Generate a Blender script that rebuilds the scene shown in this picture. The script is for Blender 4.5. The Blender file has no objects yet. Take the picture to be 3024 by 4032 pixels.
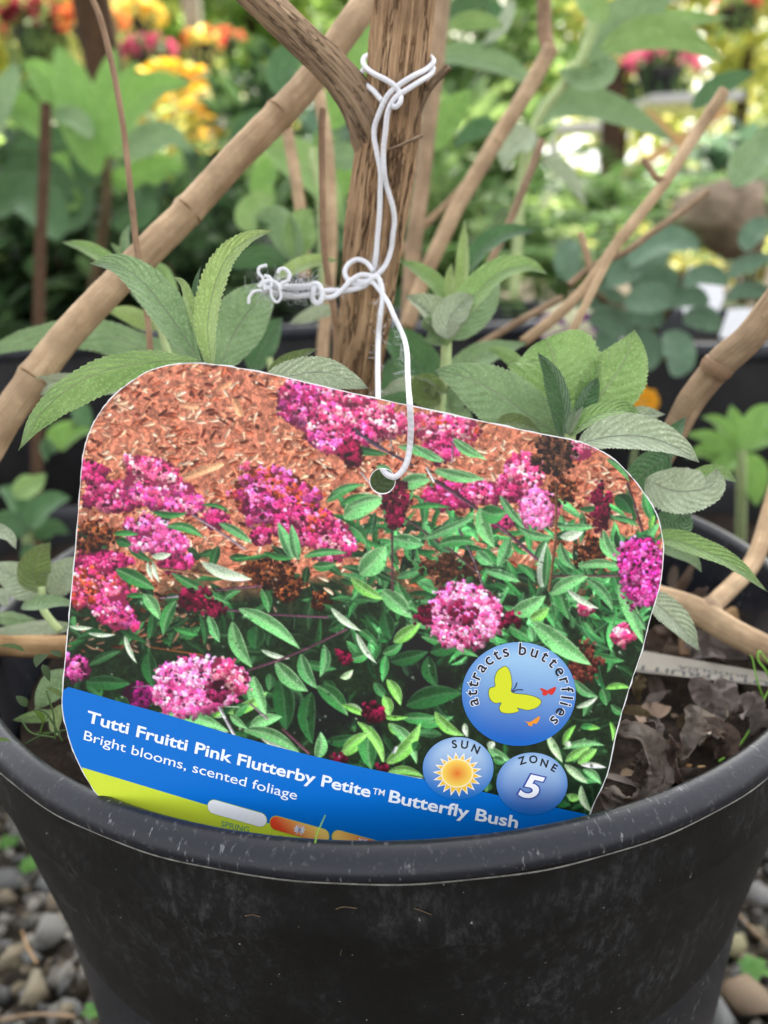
import bpy, bmesh, math, random
import numpy as np
from mathutils import Vector, Matrix, noise as mnoise
random.seed(11)
rng = np.random.default_rng(11)
D = bpy.data
scn = bpy.context.scene
C = scn.collection

# ------------------------------------------------------------------ camera, world, sun, exposure
FPX, CX, CY = 3354.0, 1512.0, 2016.0          # focal length and centre in photograph pixels
PITCH, ROLL = math.radians(19.15), math.radians(-2.4)
CAM = np.array([0.0, 0.0, 0.325])
_R = np.array([1.0, 0, 0]); _U = np.array([0, math.sin(PITCH), math.cos(PITCH)]); FWD = np.array([0, math.cos(PITCH), -math.sin(PITCH)])
XC = math.cos(ROLL) * _R + math.sin(ROLL) * _U
YC = -math.sin(ROLL) * _R + math.cos(ROLL) * _U
cam = D.cameras.new('camera')
cam.sensor_fit = 'VERTICAL'; cam.sensor_height = 4.8; cam.lens = 4.8 * FPX / 4032
cam.clip_start = 0.01; cam.clip_end = 400
cam.dof.use_dof = True; cam.dof.focus_distance = 0.168; cam.dof.aperture_fstop = 1.7
camo = D.objects.new('camera', cam); C.objects.link(camo)
camo.matrix_world = Matrix(((XC[0], YC[0], -FWD[0], CAM[0]), (XC[1], YC[1], -FWD[1], CAM[1]), (XC[2], YC[2], -FWD[2], CAM[2]), (0, 0, 0, 1)))
scn.camera = camo

SUN_EL, SUN_AZ = math.radians(52), math.radians(12)       # azimuth from +Y towards +X: the sun stands behind the nursery
world = D.worlds.new('World'); scn.world = world; world.use_nodes = True
wn = world.node_tree.nodes; wl = world.node_tree.links
sky = wn.new('ShaderNodeTexSky'); sky.sky_type = 'NISHITA'; sky.sun_disc = False
sky.sun_elevation = SUN_EL; sky.sun_rotation = SUN_AZ; sky.dust_density = 4.0; sky.ozone_density = 0.6; sky.air_density = 1.0
hs = wn.new('ShaderNodeHueSaturation'); hs.inputs['Saturation'].default_value = 0.16
wl.new(sky.outputs[0], hs.inputs['Color']); wl.new(hs.outputs[0], wn['Background'].inputs[0])
wn['Background'].inputs[1].default_value = 0.15
sl = D.lights.new('sun', 'SUN'); sl.energy = 4.6; sl.angle = math.radians(0.6); sl.color = (1.0, 0.91, 0.74)
so = D.objects.new('sun', sl); C.objects.link(so)
SDIR = Vector((math.sin(SUN_AZ) * math.cos(SUN_EL), math.cos(SUN_AZ) * math.cos(SUN_EL), math.sin(SUN_EL)))
so.rotation_euler = SDIR.to_track_quat('Z', 'Y').to_euler()
vs = scn.view_settings; vs.view_transform = 'Standard'; vs.look = 'None'; vs.gamma = 1; vs.exposure = 2.05; vs.use_curve_mapping = False
scn.cycles.max_bounces = 8; scn.cycles.transparent_max_bounces = 6
scn.cycles.use_denoising = True

# ------------------------------------------------------------------ coordinates: a photograph pixel at a depth -> a point
def ray(x, y): return XC * ((x - CX) / FPX) - YC * ((y - CY) / FPX) + FWD
def P(x, y, d): return CAM + ray(x, y) * d
def onz(x, y, z):
    r = ray(x, y); return CAM + r * ((z - CAM[2]) / r[2])
def U(x, y, d): return P(x * 1.8228, y * 1.8228, d)
REG = {'R1': (0, 0, 1.0972), 'R2': (1512, 0, 1.0972), 'R3': (0, 900, 1.0972), 'R4': (1512, 900, 1.0972), 'R5': (0, 1900, 1.0972), 'R6': (1512, 1900, 1.0972),
       'R7': (0, 2700, 1.0972), 'R8': (1512, 2700, 1.0972), 'A': (1350, 180, 3.318), 'B': (950, 950, 2.212), 'C': (1300, 1500, 2.765), 'D': (250, 2650, 1.3825),
       'E': (1350, 2800, 1.508), 'F': (2300, 2300, 2.2914), 'S': (0, 0, 1.0), 'U': (0, 0, 1 / 1.8228)}
def z(reg, x, y):
    a, b, k = REG[reg]; return (a + x / k, b + y / k)
def zs(reg, pts): return [z(reg, *p) for p in pts]
def zk(reg): return REG[reg][2]

# ------------------------------------------------------------------ object helpers
def mesh(name, V, F, mat, parent=None, uv=None, col=None, smooth=True):
    me = D.meshes.new(name)
    V = np.asarray(V, dtype=np.float32)
    if isinstance(F, np.ndarray):
        n, k = F.shape
        me.vertices.add(len(V)); me.vertices.foreach_set('co', V.ravel())
        me.loops.add(n * k); me.loops.foreach_set('vertex_index', F.ravel().astype(np.int32))
        me.polygons.add(n); me.polygons.foreach_set('loop_start', np.arange(0, n * k, k, dtype=np.int32))
        me.update(calc_edges=True)
    else:
        me.from_pydata([tuple(v) for v in V.tolist()], [], F); me.update()
    li = np.empty(len(me.loops), dtype=np.int32); me.loops.foreach_get('vertex_index', li)
    if uv is not None:
        l = me.uv_layers.new(name='UVMap'); l.data.foreach_set('uv', np.asarray(uv, dtype=np.float32)[li].ravel())
    if col is not None:
        a = me.color_attributes.new('Col', 'FLOAT_COLOR', 'POINT')
        c = np.ones((len(V), 4), dtype=np.float32); c[:, :3] = col; a.data.foreach_set('color', c.ravel())
    if smooth: me.polygons.foreach_set('use_smooth', np.ones(len(me.polygons), dtype=bool))
    if mat: me.materials.append(mat)
    o = D.objects.new(name, me); C.objects.link(o)
    adopt(o, parent)
    return o
def adopt(o, parent):
    if parent is not None:
        o.parent = parent
        if parent.type == 'EMPTY': o.matrix_parent_inverse = Matrix.Translation(-Vector(parent.location))
def tag(o, label=None, cat=None, group=None, kind=None):
    if label: o['label'] = label
    if cat: o['category'] = cat
    if group: o['group'] = group
    if kind: o['kind'] = kind
    return o
def thing(name, label, cat, loc=(0, 0, 0), group=None):
    o = D.objects.new(name, None); o.empty_display_size = 0.02; C.objects.link(o); o.location = Vector(loc)
    return tag(o, label, cat, group)

def spline(pts, n):
    p = np.asarray(pts, float)
    if len(p) == 2:
        t = np.linspace(0, 1, n)[:, None]; return p[0] * (1 - t) + p[1] * t
    d = np.r_[0, np.cumsum(np.linalg.norm(np.diff(p[:, :3], axis=0), axis=1) ** 0.5 + 1e-9)]
    m = np.zeros_like(p)
    for i in range(len(p)):
        if i == 0: m[i] = (p[1] - p[0]) / (d[1] - d[0])
        elif i == len(p) - 1: m[i] = (p[-1] - p[-2]) / (d[-1] - d[-2])
        else:
            a = (p[i] - p[i - 1]) / (d[i] - d[i - 1]); b = (p[i + 1] - p[i]) / (d[i + 1] - d[i])
            m[i] = (a * (d[i + 1] - d[i]) + b * (d[i] - d[i - 1])) / (d[i + 1] - d[i - 1])
    s = np.linspace(0, d[-1], n); out = np.zeros((n, p.shape[1]))
    for k, x in enumerate(s):
        i = min(np.searchsorted(d, x, 'right') - 1, len(p) - 2); h = d[i + 1] - d[i]; t = (x - d[i]) / h
        out[k] = (2 * t**3 - 3 * t**2 + 1) * p[i] + (t**3 - 2 * t**2 + t) * h * m[i] + (-2 * t**3 + 3 * t**2) * p[i + 1] + (t**3 - t**2) * h * m[i + 1]
    return out
def nrm(a): return a / np.maximum(np.linalg.norm(a, axis=-1, keepdims=True), 1e-12)
def frames(p):
    T = nrm(np.gradient(p, axis=0)); N = np.zeros_like(p)
    up = np.array([0.3, -0.9, 0.3]); a = np.cross(T[0], up); N[0] = nrm(np.cross(a, T[0]))
    for i in range(1, len(p)):
        v = N[i - 1] - T[i] * (N[i - 1] @ T[i]); N[i] = nrm(v)
    return T, N, np.cross(T, N)
def tube_geo(pts, rad, n=40, segs=14, wob=0.0, cap=True, seed=0, raw=False):
    """pts: world points; rad: radii at the points (or one number)"""
    p = np.asarray(pts, float); r = np.full(len(p), rad) if np.isscalar(rad) else np.asarray(rad, float)
    q = np.c_[p, r] if raw else spline(np.c_[p, r], n)
    n = len(q); c = q[:, :3]; r = q[:, 3]; T, N, B = frames(c)
    a = np.linspace(0, 2 * np.pi, segs, endpoint=False)
    L = np.r_[0, np.cumsum(np.linalg.norm(np.diff(c, axis=0), axis=1))]
    rr = r[:, None] * np.ones(segs)
    if wob:
        g = np.random.default_rng(seed + 5)
        for k in range(7):
            f = g.integers(1, 6); ph = g.uniform(0, 6.28); fl = g.uniform(20, 220); 
            rr = rr * (1 + wob * 0.4 * np.sin(f * a[None, :] + ph + 0.6 * np.sin(L[:, None] * fl)) * np.cos(L[:, None] * fl * 0.7 + ph))
    V = c[:, None, :] + rr[:, :, None] * (np.cos(a)[None, :, None] * N[:, None, :] + np.sin(a)[None, :, None] * B[:, None, :])
    V = V.reshape(-1, 3); i = np.arange(n - 1)[:, None] * segs; j = np.arange(segs)[None, :]; j2 = (j + 1) % segs
    F = np.stack([i + j, i + j2, i + segs + j2, i + segs + j], -1).reshape(-1, 4)
    uv = np.stack([np.tile(np.abs(np.linspace(-1, 1, segs)), n), np.repeat(L, segs)], -1)
    F = F.tolist()
    if cap: F += [list(range(segs))[::-1], list(range((n - 1) * segs, n * segs))]
    return V, F, uv
def tube(name, pts, rad, mat, parent=None, **k):
    V, F, uv = tube_geo(pts, rad, **k); return mesh(name, V, F, mat, parent, uv=uv)
def join(geos):
    V = []; F = []; UV = []; o = 0
    for g in geos:
        V.append(np.asarray(g[0])); F += [[i + o for i in f] for f in g[1]]; UV.append(np.asarray(g[2])); o += len(g[0])
    return np.concatenate(V), F, np.concatenate(UV)

# ------------------------------------------------------------------ materials
def lin(c):
    c = np.asarray(c, float) / 255; return np.where(c <= .04045, c / 12.92, ((c + .055) / 1.055) ** 2.4)
def rgb(r, g, b, k=1.0): return tuple(np.minimum(lin((r, g, b)) * k, 1)) + (1.0,)
class NT:
    def __init__(s, name):
        s.m = D.materials.new(name); s.m.use_nodes = True; s.n = s.m.node_tree.nodes; s.l = s.m.node_tree.links; s.b = s.n['Principled BSDF']; s.out = s.n['Material Output']
    def add(s, t, **k):
        x = s.n.new(t)
        for a, b in k.items():
            if a in x.inputs: s.set(x.inputs[a], b)
            else: setattr(x, a, b)
        return x
    def set(s, i, v):
        if isinstance(v, bpy.types.NodeSocket): s.l.new(v, i)
        else: i.default_value = v
    def noise(s, vec, scale, detail=4, rough=.55):
        x = s.add('ShaderNodeTexNoise'); s.set(x.inputs['Vector'], vec); x.inputs['Scale'].default_value = scale; x.inputs['Detail'].default_value = detail; x.inputs['Roughness'].default_value = rough
        return x.outputs['Fac']
    def ramp(s, f, stops):
        x = s.add('ShaderNodeValToRGB'); s.set(x.inputs[0], f); e = x.color_ramp.elements
        while len(e) < len(stops): e.new(0.5)
        for k, (p, c) in enumerate(stops): e[k].position = p; e[k].color = c if len(c) == 4 else tuple(c) + (1,)
        return x.outputs[0]
    def mix(s, f, a, b, mode='MIX'):
        x = s.add('ShaderNodeMix', data_type='RGBA', blend_type=mode); s.set(x.inputs[0], f); s.set(x.inputs[6], a); s.set(x.inputs[7], b); return x.outputs[2]
    def math(s, op, a, b=None, c=None):
        x = s.add('ShaderNodeMath', operation=op); s.set(x.inputs[0], a)
        if b is not None: s.set(x.inputs[1], b)
        if c is not None: s.set(x.inputs[2], c)
        return x.outputs[0]
    def mapping(s, vec, sc):
        x = s.add('ShaderNodeMapping'); s.set(x.inputs['Vector'], vec); x.inputs['Scale'].default_value = sc; return x.outputs[0]
    def bump(s, h, st=.5, dist=.0005):
        x = s.add('ShaderNodeBump'); x.inputs['Strength'].default_value = st; x.inputs['Distance'].default_value = dist; s.set(x.inputs['Height'], h); s.l.new(x.outputs[0], s.b.inputs['Normal'])
    def done(s, col=None, rough=.6, spec=.3, **k):
        if col is not None: s.set(s.b.inputs['Base Color'], col)
        s.set(s.b.inputs['Roughness'], rough); s.b.inputs['Specular IOR Level'].default_value = spec
        for a, v in k.items(): s.set(s.b.inputs[a.replace('_', ' ')], v)
        return s.m
    def translucent(s, col, f):
        t = s.add('ShaderNodeBsdfTranslucent'); s.set(t.inputs[0], col); x = s.add('ShaderNodeMixShader'); x.inputs[0].default_value = f
        s.l.new(s.b.outputs[0], x.inputs[1]); s.l.new(t.outputs[0], x.inputs[2]); s.l.new(x.outputs[0], s.out.inputs[0])

def leaf_mat(name, c, c2, vein, rough=.62, trans=.22, veinw=1.0, mott=.5):
    m = NT(name); uv = m.add('ShaderNodeUVMap').outputs[0]; obj = m.add('ShaderNodeTexCoord').outputs['Object']
    sep = m.add('ShaderNodeSeparateXYZ', Vector=uv); t, s = sep.outputs[0], sep.outputs[1]
    ab = m.math('ABSOLUTE', s)
    n1 = m.noise(obj, 140, 5); n2 = m.noise(obj, 900, 3)
    t2 = m.math('ADD', t, m.math('MULTIPLY', m.math('SUBTRACT', m.noise(obj, 70, 2), .5), .10))
    f = m.math('FRACT', m.math('SUBTRACT', m.math('MULTIPLY', t2, 10.0), m.math('MULTIPLY', m.math('POWER', ab, 1.35), 2.6)))
    d = m.math('ABSOLUTE', m.math('SUBTRACT', f, .5))                    # 0.5 on a side vein
    side = m.math('SMOOTHSTEP' if False else 'MULTIPLY', m.math('MAXIMUM', m.math('SUBTRACT', d, .40), 0.0), 6.0)
    mid = m.math('MULTIPLY', m.math('MAXIMUM', m.math('SUBTRACT', .055 * veinw, ab), 0.0), 30.0)
    v = m.math('MINIMUM', m.math('ADD', m.math('MULTIPLY', side, .34 * veinw), mid), 1.0)
    base = m.mix(m.ramp(n1, [(.32, (0, 0, 0, 1)), (.68, (1, 1, 1, 1))]), c, c2)
    fz_ = m.noise(obj, 1900, 2); base = m.mix(m.ramp(fz_, [(.5, (0, 0, 0, 1)), (.72, (.55, .55, .55, 1))]), base, tuple(min(1, x * 1.7 + .03) for x in c2[:3]) + (1,))
    base = m.mix(m.math('MULTIPLY', n2, mott * .5), base, tuple(min(1, x * 1.5) for x in c2[:3]) + (1,))
    col = m.mix(m.math('MULTIPLY', v, .6), base, vein)
    edge = m.math('MULTIPLY', m.math('MAXIMUM', m.math('SUBTRACT', ab, .9), 0.0), 4.0)
    col = m.mix(edge, col, vein)
    h = m.math('ADD', m.math('MULTIPLY', d, -.9), m.math('ADD', m.math('MULTIPLY', n2, .5), m.math('MULTIPLY', m.noise(obj, 320, 3), .9))); h = m.math('SUBTRACT', h, m.math('MULTIPLY', mid, .4))
    m.bump(h, .9, .0009)
    m.done(col, rough, .22, Sheen_Weight=.35, Sheen_Roughness=.5)
    m.translucent(col, trans)
    return m.m
LV = {
 'fresh': leaf_mat('leaf_fresh', rgb(116, 150, 82), rgb(142, 172, 106), rgb(176, 196, 140)),
 'light': leaf_mat('leaf_young', rgb(144, 170, 96), rgb(164, 188, 118), rgb(192, 208, 152)),
 'sage': leaf_mat('leaf_sage', rgb(108, 138, 92), rgb(136, 162, 116), rgb(168, 186, 146)),
 'deep': leaf_mat('leaf_deep', rgb(64, 102, 60), rgb(86, 122, 78), rgb(132, 160, 112)),
 'grey': leaf_mat('leaf_grey', rgb(142, 158, 126), rgb(172, 184, 154), rgb(190, 200, 172)),
 'dark': leaf_mat('leaf_dark', rgb(60, 92, 54), rgb(80, 112, 70), rgb(110, 140, 96)),
 'olive': leaf_mat('leaf_olive', rgb(92, 112, 58), rgb(112, 130, 74), rgb(140, 154, 98)),
 'shade': leaf_mat('leaf_dark_olive', rgb(60, 78, 44), rgb(72, 90, 52), rgb(84, 100, 60)),  # dark olive green of the leaf seen through the tag hole
}
def dead_mat(name, a, b, c):
    m = NT(name); obj = m.add('ShaderNodeTexCoord').outputs['Object']; uv = m.add('ShaderNodeUVMap').outputs[0]
    n = m.noise(obj, 160, 6); v = m.noise(m.mapping(uv, (3, 14, 1)), 4, 4)
    col = m.ramp(n, [(.3, a), (.5, b), (.7, c)]); col = m.mix(m.math('MULTIPLY', v, .45), col, a)
    m.bump(m.math('ADD', n, m.math('ADD', v, m.noise(obj, 600, 4))), 1.0, .0022); m.done(col, .95, .05); m.translucent(col, .12); return m.m
DL = [dead_mat('dead_leaf_grey', rgb(124, 108, 98), rgb(204, 188, 174), rgb(240, 228, 216)), dead_mat('dead_leaf_brown', rgb(104, 84, 74), rgb(174, 150, 136), rgb(216, 196, 182)),
      dead_mat('dead_leaf_pale', rgb(156, 140, 132), rgb(216, 200, 192), rgb(242, 232, 226)), dead_mat('dead_leaf_tan', rgb(110, 94, 70), rgb(150, 132, 100), rgb(184, 166, 134))]

def bark_mat(name, dark, mid, light, sx=9, sy=60, bump=.0016, crack=True):
    m = NT(name); uv = m.add('ShaderNodeUVMap').outputs[0]; obj = m.add('ShaderNodeTexCoord').outputs['Object']
    a = m.noise(m.mapping(uv, (sx, sy, 1)), 1.0, 6, .65)
    b = m.noise(m.mapping(uv, (sx * 3.2, sy * 1.6, 1)), 1.0, 4, .6)
    g = m.noise(obj, 90, 3)
    col = m.ramp(a, [(.30, dark), (.42, mid), (.60, light), (.8, mid)])
    col = m.mix(m.math('MULTIPLY', b, .55), col, mid); spk = m.ramp(m.noise(obj, 420, 3), [(.66, (0, 0, 0, 1)), (.76, (.5, .5, .5, 1))]); col = m.mix(spk, col, dark); blot = m.ramp(m.noise(obj, 55, 5, .65), [(.42, (0, 0, 0, 1)), (.62, (.75, .75, .75, 1))]); col = m.mix(blot, col, tuple(x * .62 for x in mid[:3]) + (1,)); col = m.mix(m.ramp(g, [(.45, (0, 0, 0, 1)), (.75, (.5, .5, .5, 1))]), col, dark)
    if crack:
        k = m.ramp(a, [(.30, (1, 1, 1, 1)), (.37, (0, 0, 0, 1))]); col = m.mix(k, col, tuple(x * .35 for x in dark[:3]) + (1,))
    m.bump(m.math('ADD', a, m.math('MULTIPLY', b, .4)), 1.0, bump)
    return m.done(col, .75, .2)
BARK = bark_mat('trunk_bark', rgb(84, 62, 46), rgb(152, 124, 94), rgb(204, 174, 138), 15, 48, .0022)
def rough_bark(name, dark, mid, light, grey, sx, sy, dist):
    m = NT(name); uv = m.add('ShaderNodeUVMap').outputs[0]; obj = m.add('ShaderNodeTexCoord').outputs['Object']
    warp = m.noise(obj, 60, 3); uvw = m.add('ShaderNodeVectorMath', operation='ADD'); m.set(uvw.inputs[0], uv); cw = m.add('ShaderNodeCombineXYZ', X=m.math('MULTIPLY', m.math('SUBTRACT', warp, .5), .10)); m.set(uvw.inputs[1], cw.outputs[0]); uvw = uvw.outputs[0]
    n1 = m.noise(m.mapping(uvw, (sx, sy, 1)), 1.0, 7, .7); n2 = m.noise(m.mapping(uvw, (sx * .55, sy * .5, 1)), 1.0, 4, .6); fib = m.noise(m.mapping(uvw, (sx * 5, sy * 1.3, 1)), 1.0, 5, .7); big = m.noise(obj, 45, 3)
    c1 = m.math('MULTIPLY', m.math('MAXIMUM', m.math('SUBTRACT', .016, m.math('ABSOLUTE', m.math('SUBTRACT', n1, .42))), 0.0), 50.0)
    c2 = m.math('MULTIPLY', m.math('MAXIMUM', m.math('SUBTRACT', .016, m.math('ABSOLUTE', m.math('SUBTRACT', n2, .56))), 0.0), 62.0)
    crack = m.math('MINIMUM', m.math('ADD', m.math('MULTIPLY', c1, .7), c2), 1.0)
    col = m.ramp(fib, [(.30, dark), (.46, mid), (.62, light), (.8, mid)]); col = m.mix(m.ramp(big, [(.40, (0, 0, 0, 1)), (.62, (.75, .75, .75, 1))]), col, grey, 'MIX'); col = m.mix(m.ramp(n1, [(.45, (0, 0, 0, 1)), (.68, (.6, .6, .6, 1))]), col, light)
    col = m.mix(m.math('MULTIPLY', crack, .72), col, tuple(x * .4 for x in dark[:3]) + (1,))
    h = m.math('SUBTRACT', m.math('ADD', m.math('MULTIPLY', n1, .9), m.math('MULTIPLY', fib, .35)), m.math('MULTIPLY', crack, .55)); m.bump(h, 1.0, dist); return m.done(col, .85, .12)
BARK = rough_bark('trunk_bark_rough', rgb(104, 78, 56), rgb(164, 130, 98), rgb(214, 180, 142), rgb(130, 104, 80), 8, 34, .0022)
BRANCHM = bark_mat('branch_bark', rgb(104, 84, 66), rgb(142, 118, 94), rgb(172, 148, 120), 13, 150, .0010, False)
BRANCHM = rough_bark('branch_bark_rough', rgb(100, 80, 62), rgb(150, 124, 98), rgb(184, 158, 128), rgb(124, 104, 86), 9, 60, .0012)
CANE = bark_mat('cane_skin', rgb(124, 100, 76), rgb(176, 148, 116), rgb(208, 182, 148), 5, 34, .0005, False)
CANE_D = bark_mat('cane_skin_dull', rgb(104, 86, 68), rgb(150, 126, 100), rgb(182, 156, 128), 6, 44, .0005, False)
TWIG = bark_mat('twig_skin', rgb(100, 76, 58), rgb(140, 112, 88), rgb(166, 138, 110), 5, 120, .0003, False)
STICK = bark_mat('stick_skin', rgb(120, 90, 60), rgb(164, 130, 92), rgb(200, 168, 126), 6, 60, .0006, True)
def plain(name, c, rough=.6, spec=.3, var=.25, scale=200, bump=0, **k):
    m = NT(name); obj = m.add('ShaderNodeTexCoord').outputs['Object']; n = m.noise(obj, scale, 4)
    d = tuple(x * (1 - var) for x in c[:3]) + (1,); l = tuple(min(1, x * (1 + var)) for x in c[:3]) + (1,)
    col = m.ramp(n, [(.3, d), (.7, l)])
    if bump: m.bump(n, .7, bump)
    return m.done(col, rough, spec, **k)
def colmat(name, rough=.5, spec=.3, trans=0.0):
    m = NT(name); a = m.add('ShaderNodeVertexColor', layer_name='Col').outputs[0]
    m.done(a, rough, spec)
    if trans: m.translucent(a, trans)
    return m.m
FOL = colmat('foliage_leaf', .55, .3, .5)
PETAL = colmat('flower_petal', .6, .2, .3)
STONE = colmat('stone_grey', .85, .2)

# ------------------------------------------------------------------ leaves
def prof(t, k=.62, e=.95):
    w = np.power(np.clip(t, 0, 1), k) * np.power(np.clip(1 - t, 0, 1), e); tm = k / (k + e); return w / (tm**k * (1 - tm)**e)
def leaf(parent, reg, pts, hw, d, mat, roll=0.0, fold=.35, cup=.15, wave=.05, serr=.05, k=.62, e=.95, d1=None, name='leaf', teeth=32, twist=0.0, thick=None, seed=None, crumple=0.0):
    """a leaf whose midrib runs base->tip through pts (pixels of region reg) at depths d..d1, half width hw pixels"""
    q = zs(reg, pts); n = len(q); dd = np.linspace(d, d if d1 is None else d1, n)
    mid = spline([P(x, y, w) for (x, y), w in zip(q, dd)], 120)
    W = hw / zk(reg) * float(np.mean(dd)) / FPX
    return leaf3(parent, mid, W, mat, roll, fold, cup, wave, serr, k, e, name, teeth, twist, seed, crumple)
def leaf3(parent, mid, W, mat, roll=0, fold=.35, cup=.15, wave=.05, serr=.05, k=.62, e=.95, name='leaf', teeth=20, twist=0.0, seed=None, crumple=0.0):
    N = len(mid); t = np.linspace(0, 1, N); T = nrm(np.gradient(mid, axis=0)); V = nrm(CAM - mid)
    S = nrm(np.cross(T, V)); Nn = nrm(np.cross(S, T)); a = roll + twist * (t - .5)
    Sr = S * np.cos(a)[:, None] + Nn * np.sin(a)[:, None]; Nr = Nn * np.cos(a)[:, None] - S * np.sin(a)[:, None]
    g = np.random.default_rng(seed if seed is not None else int(abs(mid[0, 0] * 1e6 + mid[-1, 2] * 1e7)) % 99991)
    M = 11; s = np.linspace(-1, 1, M); w = W * np.maximum(prof(t, k, e), .03)
    ph = g.uniform(0, 6.28, 4); pts = np.zeros((N, M, 3))
    for j, sj in enumerate(s):
        x = w.copy(); aj = abs(sj)
        if aj > .99 and serr:
            saw = (t * teeth + ph[0]) % 1.0; x = x * (1 + serr * .95 * (saw - .5) * 2 * np.minimum(1, (1 - t) * 4))
        h = w * (fold * aj + cup * sj * sj) + W * wave * aj * np.sin(t * 13 + ph[1] + (1.3 if sj > 0 else 0)) + W * wave * .5 * aj * np.sin(t * 29 + ph[2] * (1 if sj > 0 else 2))
        h = h - W * .02 * (np.abs(((t * 10 - aj**1.35 * 2.6) % 1) - .5) > .4) * (aj > .1) * (aj < .95)
        if crumple: h = h + W * crumple * np.array([mnoise.fractal((tt * 7 + ph[0] * 9, sj * 3.2, ph[1]), 1, 2, 3) for tt in t])
        pts[:, j] = mid + Sr * (x * sj)[:, None] + Nr * h[:, None]
    i = np.arange(N - 1)[:, None] * M; jj = np.arange(M - 1)[None, :]
    F = np.stack([i + jj, i + jj + 1, i + M + jj + 1, i + M + jj], -1).reshape(-1, 4)
    uv = np.stack([np.repeat(t, M), np.tile(s, N)], -1)
    return mesh(name, pts.reshape(-1, 3), F, mat, parent, uv=uv)

class Fol:
    """collects many simple leaves or petals into one mesh with a colour per leaf"""
    def __init__(s): s.V = []; s.F = []; s.c = []; s.n = 0
    def leaf(s, b, d, L, w, col, up=None, droop=.35, seg=5, fold=.25, k=.7, e=.9, sh=0):
        d = nrm(np.asarray(d, float)); up = np.array([0, 0, 1.0]) if up is None else np.asarray(up, float)
        side = np.cross(d, up)
        if np.linalg.norm(side) < 1e-3: side = np.array([1.0, 0, 0])
        side = nrm(side); nn = nrm(np.cross(side, d)); t = np.linspace(0, 1, seg + 1)
        m = np.asarray(b)[None] + d[None] * (t * L)[:, None] - nn[None] * (droop * L * t**2)[:, None]
        ww = w * np.maximum(prof(t, k, e), .04)
        l = m + side * ww[:, None] + nn * (fold * ww)[:, None]; r = m - side * ww[:, None] + nn * (fold * ww)[:, None]
        o = s.n; n = seg + 1
        s.V.append(np.concatenate([m, l, r])); a = np.arange(seg)
        s.F.append(np.concatenate([np.stack([a, a + 1, a + 1 + n, a + n], -1), np.stack([a + 1, a, a + 2 * n, a + 2 * n + 1], -1)]) + o)
        s.c.append(np.tile(np.asarray(col)[None, :3], (3 * n, 1))); s.n += 3 * n
    def build(s, name, mat, parent=None):
        return mesh(name, np.concatenate(s.V), np.concatenate(s.F), mat, parent, col=np.concatenate(s.c))
def jit(c, a=.18):
    k = 1 + random.uniform(-a, a); h = random.uniform(-a, a) * .4
    return np.clip(np.array([c[0] * k * (1 + h), c[1] * k, c[2] * k * (1 - h)]), 0, 1)

# ------------------------------------------------------------------ the setting: ground and gravel
PC = np.array([0.0015, 0.2442]); RIMZ = 0.2197; PR = 0.12
def sheet(name, x0, x1, y0, y1, zz, mat, nx=60, ny=60, amp=0.0, sc=3.0):
    xs = np.linspace(x0, x1, nx); ys = np.linspace(y0, y1, ny); X, Y = np.meshgrid(xs, ys)
    Z = np.full_like(X, zz)
    if amp: Z += np.array([[mnoise.noise((a * sc, b * sc, 1.3)) * amp for a in xs] for b in ys])
    i = np.arange(ny - 1)[:, None] * nx; j = np.arange(nx - 1)[None]
    F = np.stack([i + j, i + j + 1, i + nx + j + 1, i + nx + j], -1).reshape(-1, 4)
    o = mesh(name, np.stack([X, Y, Z], -1).reshape(-1, 3), F, mat); o['kind'] = 'structure'; return o
g = NT('ground_earth'); oc = g.add('ShaderNodeTexCoord').outputs['Object']
n = g.noise(oc, 3, 6); n2 = g.noise(oc, 130, 4)
col = g.mix(n2, g.ramp(n, [(.35, rgb(70, 64, 56)), (.65, rgb(104, 96, 84))]), rgb(60, 54, 48)); g.bump(n2, .8, .004); g.done(col, .95, .1)
sheet('ground', -150, 150, -30, 260, -0.006, g.m, 4, 4)
g = NT('lawn_turf'); oc = g.add('ShaderNodeTexCoord').outputs['Object']; n = g.noise(oc, 1.2, 6); n2 = g.noise(oc, 30, 4)
col = g.mix(n2, g.ramp(n, [(.35, rgb(84, 108, 40)), (.65, rgb(110, 128, 52))]), rgb(70, 92, 36)); g.bump(n2, .8, .02); g.done(col, .9, .1)
sheet('lawn', -60, 60, 4.6, 120, -0.001, g.m, 4, 4)

_ico = bmesh.new(); bmesh.ops.create_icosphere(_ico, subdivisions=2, radius=1.0); _ico.verts.ensure_lookup_table()
IV = np.array([v.co for v in _ico.verts]); IF = np.array([[v.index for v in f.verts] for f in _ico.faces]); _ico.free()
_i1 = bmesh.new(); bmesh.ops.create_icosphere(_i1, subdivisions=1, radius=1.0); IV1 = np.array([v.co for v in _i1.verts]); IF1 = np.array([[v.index for v in f.verts] for f in _i1.faces]); _i1.free()
def stone_geo(c, s, iv, g):
    v = iv.copy()
    for _ in range(6):                                    # chipped flat faces
        nn = nrm(g.normal(size=3)); dpl = g.uniform(.28, .66); k = v @ nn - dpl; v = v - np.outer(np.maximum(k, 0), nn)
    v = v * g.uniform(.7, 1.25, 3) * np.array([1, 1, .68]) * s
    a = g.uniform(0, 6.28); ca, sa = math.cos(a), math.sin(a); t = g.uniform(-.5, .5); ct, st = math.cos(t), math.sin(t)
    v = v @ np.array([[ca, sa, 0], [-sa, ca, 0], [0, 0, 1]]) @ np.array([[1, 0, 0], [0, ct, st], [0, -st, ct]])
    return v + c
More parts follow.
